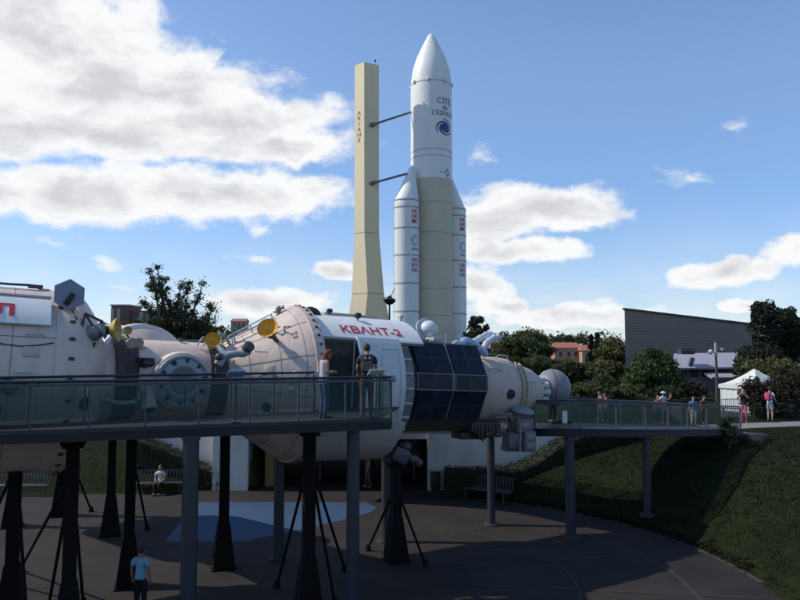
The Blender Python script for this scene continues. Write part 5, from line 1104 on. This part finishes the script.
    for s_ in (-1, 1):
        d = (wr[s_]-el[s_]).normalized(); side_ = d.cross(V((0, 1, 0)) if abs(d.y) < .8 else V((0, 0, 1))).normalized(); nrm = d.cross(side_).normalized(); c = wr[s_]
        mb.tube([c-d*.01, c+d*.03, c+d*.075, c+d*.09], [.026, .034, .036, .02], 8)
        for q, (of, ln) in enumerate(((-.027, .062), (-.009, .078), (.009, .072), (.026, .055))):
            b0 = c+d*.078+side_*of; b1 = b0+d*ln*.5+nrm*s_*.006; b2_ = b1+d*ln*.38+nrm*s_*.022; mb.tube([b0, b1, b2_], [.0095, .009, .007], 6)
        b0 = c+d*.03+side_*-.030; mb.tube([b0, b0+d*.03+side_*-.022, b0+d*.06+side_*-.026+nrm*s_*.012], [.012, .010, .008], 6)
    bd = mb.build('body', key('skin', skin), t, 80)
    # shirt
    vs, es, rs = [], [], []
    iz = nodev(pel+V((0, 0, -.07)), (.168, .135)); i0 = nodev(pel+V((0, 0, .04)), (.162, .128)); i1 = nodev(wai, (.146, .115)); i2 = nodev(che, (.168, .128)); iC = nodev(nb+V((0, 0, -.055)), (.135, .10)); i3 = nodev(nb+V((0, 0, .005)), (.088, .078)); es += [(iz, i0), (i0, i1), (i1, i2), (i2, iC), (iC, i3)]
    for s_ in (-1, 1):
        a = nodev(sh[s_]+V((0, 0, .006)), .090); es.append((iC, a))
        if not sleeveless: b = nodev(sh[s_].lerp(el[s_], .68), .070); es.append((a, b))
    mb = MB(); mb.add(*skin_geo(vs, es, rs)); mb.build('shirt', key('cloth', shirt), t, 80)
    vs, es, rs = [], [], []
    i0 = nodev(pel+V((0, 0, .08)), (.150, .128)); i1 = nodev(pel+V((0, 0, .005)), (.162, .148)); es.append((i0, i1))
    for s_ in (-1, 1):
        f = nodev(hp[s_]+V((s_*.004, 0, -.005)), .122); fm = nodev(hp[s_].lerp(kn[s_], .22), .112); g_ = nodev(hp[s_].lerp(kn[s_], .5), .098); h_ = nodev(kn[s_], .076); es += [(i1, f), (f, fm), (fm, g_), (g_, h_)]
        if not shorts: j = nodev(kn[s_].lerp(an_[s_], 1.06), .062); es.append((h_, j))
    mb = MB(); mb.add(*skin_geo(vs, es, rs)); mb.build('shorts' if shorts else 'trousers', key('cloth', legs), t, 80)
    for s_ in (-1, 1):
        a = an_[s_]; mb = MB(); mb.tube([a+V((0, -.06, -.055)), a+V((0, 0, -.045)), a+V((s_*.012, .10, -.055)), a+V((s_*.02, .19, -.062))], [.036, .045, .042, .026], 10); mb.build('shoe', key('shoe', (.08, .07, .07)), t, 80)
    mb = MB(); q = MB(); q.sph((0, 0, 0), (.083, .098, .112), 18, 14)
    keep = []
    vv = [up_@(V(v_)+V((0, -.016, .026)))+hd for v_ in q.v]; fs = [f for f in q.f if all(q.v[i][2] > -.05 or q.v[i][1] < -.01 for i in f) and not all(q.v[i][1] > .045 and q.v[i][2] < .045 for i in f)]
    mb.add(vv, fs)
    if long_hair: mb.tube([hd+V((0, -.05, .07)), hd+V((0, -.085, -.02)), hd+V((0, -.10, -.16)), hd+V((0, -.115, -.34)), hd+V((0, -.11, -.42))], [.06, .085, .095, .085, .03], 12)
    mb.build('hair', key('hair', hair), t, 80)
    if hat: mb = MB(); mb.lathe([(.02, .17), (.03, .165), (.04, .10), (.10, .095), (.13, .03)], 16, hd+V((0, 0, .03)), (0, 0, 1)); mb.build('hat', key('cloth', hat), t)
    if bag:
        bt = tag(thing('backpack', bag[1], 'backpack', loc, rz), None, None); bt.scale = (k, k, k)
        mb = MB(); mb.box((0, -.215, 1.27+dz), (.30, .17, .44), bev=.08); mb.build('bag_body', key('cloth', bag[0]), bt); mb = MB(); mb.box((0, -.315, 1.20+dz), (.22, .05, .22), bev=.02); mb.build('front_pocket', key('cloth', tuple(c*1.6+.01 for c in bag[0])), bt)
        for s_ in (-1, 1):
            mb = MB(); mb.tube([(s_*.10, -.15, 1.42+dz), (s_*.115, -.05, 1.48+dz), (s_*.12, .10, 1.44+dz), (s_*.13, .13, 1.30+dz), (s_*.13, .02, 1.12+dz), (s_*.12, -.14, 1.10+dz)], .018, 6); mb.build('strap', BLACK, bt)
        for x in (-.05, .06): mb = MB(); mb.lathe([(0, .03), (.012, .03), (.014, .01)], 10, (x, -.295, 1.40+dz), (0, -1, 0)); mb.build('badge', LGREY, bt)
    return t
q = P(323.5, 415, 16.9); person('woman with long auburn hair, pale top and jeans leaning over the display window', (q.x, 16.95, DZ), R(-55), 1.60, (.42, .44, .46), (.055, .085, .16), (.40, .20, .13), (.19, .060, .030), long_hair=True, arms='front', look=.9, sleeveless=True)
q = P(366.5, 415, 17.2); person('man in a dark navy T-shirt seen from behind at the module door', (q.x, 17.35, DZ), R(4), 1.74, (.016, .022, .045), (.10, .085, .075), (.36, .20, .14), (.07, .035, .02), arms='rail', look=.7, bag=((.04, .038, .036), 'dark grey backpack worn by the man in the navy shirt'))
q = PG(139.5, 617, PZ); person('child in a turquoise top seen from behind in the shade of the plaza', (q.x, q.y, PZ+.012), R(-8), 1.62, (.20, .42, .50), (.012, .013, .018), (.30, .16, .10), (.05, .035, .03), arms='down')
person('person in white sitting on the bench in front of the left hedge', (b3[0]+.05, b3[1]-.14, PZ+.03), R(178), 1.66, (.55, .55, .56), (.02, .02, .03), (.42, .22, .15), (.10, .06, .04), sit=True, arms='lap')
q = PG(368, 488, PZ); person('person in an orange top inside the dark entrance', (q.x, q.y, PZ+.012), R(100), 1.68, (.34, .13, .08), (.16, .07, .05), stride=.1)
q = cat(FB, 8)
def walkp(px):
    best = min(cur, key=lambda c: abs(400+F*c.x/c.y-px)); return best
c = walkp(548); person('person in dark trousers standing behind the round grey antenna', (P(552, 400, c.y+2.2).x, c.y+2.2, c.z), R(200), 1.62, (.05, .05, .06), (.012, .012, .016))
def onlawn(px, Z): x = P(px, 400, Z).x; return (x, Z, gz(x, Z))
person('person in a mauve top on the lawn, left one of the close pair', onlawn(600, 38), R(100), 1.52, (.22, .11, .17), (.16, .16, .17), stride=.12)
person('person in a red top on the lawn, right one of the close pair', onlawn(605.5, 37.5), R(95), 1.45, (.36, .05, .06), (.03, .03, .04), stride=.1)
person('person with a red bag strap and dark clothes at the left of the lawn group', onlawn(658, 36), R(150), 1.42, (.20, .045, .04), (.025, .025, .035))
person('person in a white cap in the middle of the lawn group', onlawn(663, 36.8), R(190), 1.50, (.5, .5, .52), (.03, .03, .045), hat=(.62, .62, .62))
person('person all in dark clothing at the right of the lawn group', onlawn(670, 36), R(210), 1.48, (.025, .02, .025), (.02, .02, .03))
person('person in a bright blue shirt and white trousers behind the far railing', onlawn(693, 35.2), R(170), 1.38, (.06, .15, .32), (.52, .52, .52))
person('person in a dark red top beside the lamp post', onlawn(703.5, 35.6), R(200), 1.36, (.16, .02, .05), (.02, .02, .03))
q = ground_at(744, 423, 26); person('woman in pink trousers and black top holding her hands up to her face', q, R(150), 33.5*q.y/F, (.022, .018, .02), (.50, .14, .21), arms='up', stride=.05, hair=(.16, .08, .03))
q = ground_at(770.5, 421, 28); person('man in a white T-shirt and light blue shorts standing on the lawn edge', q, R(-50), 33.5*q.y/F, (.66, .68, .70), (.25, .30, .38), shorts=True, arms='rail', bag=((.34, .03, .08), 'small red backpack worn by the man in white'))
print('done')
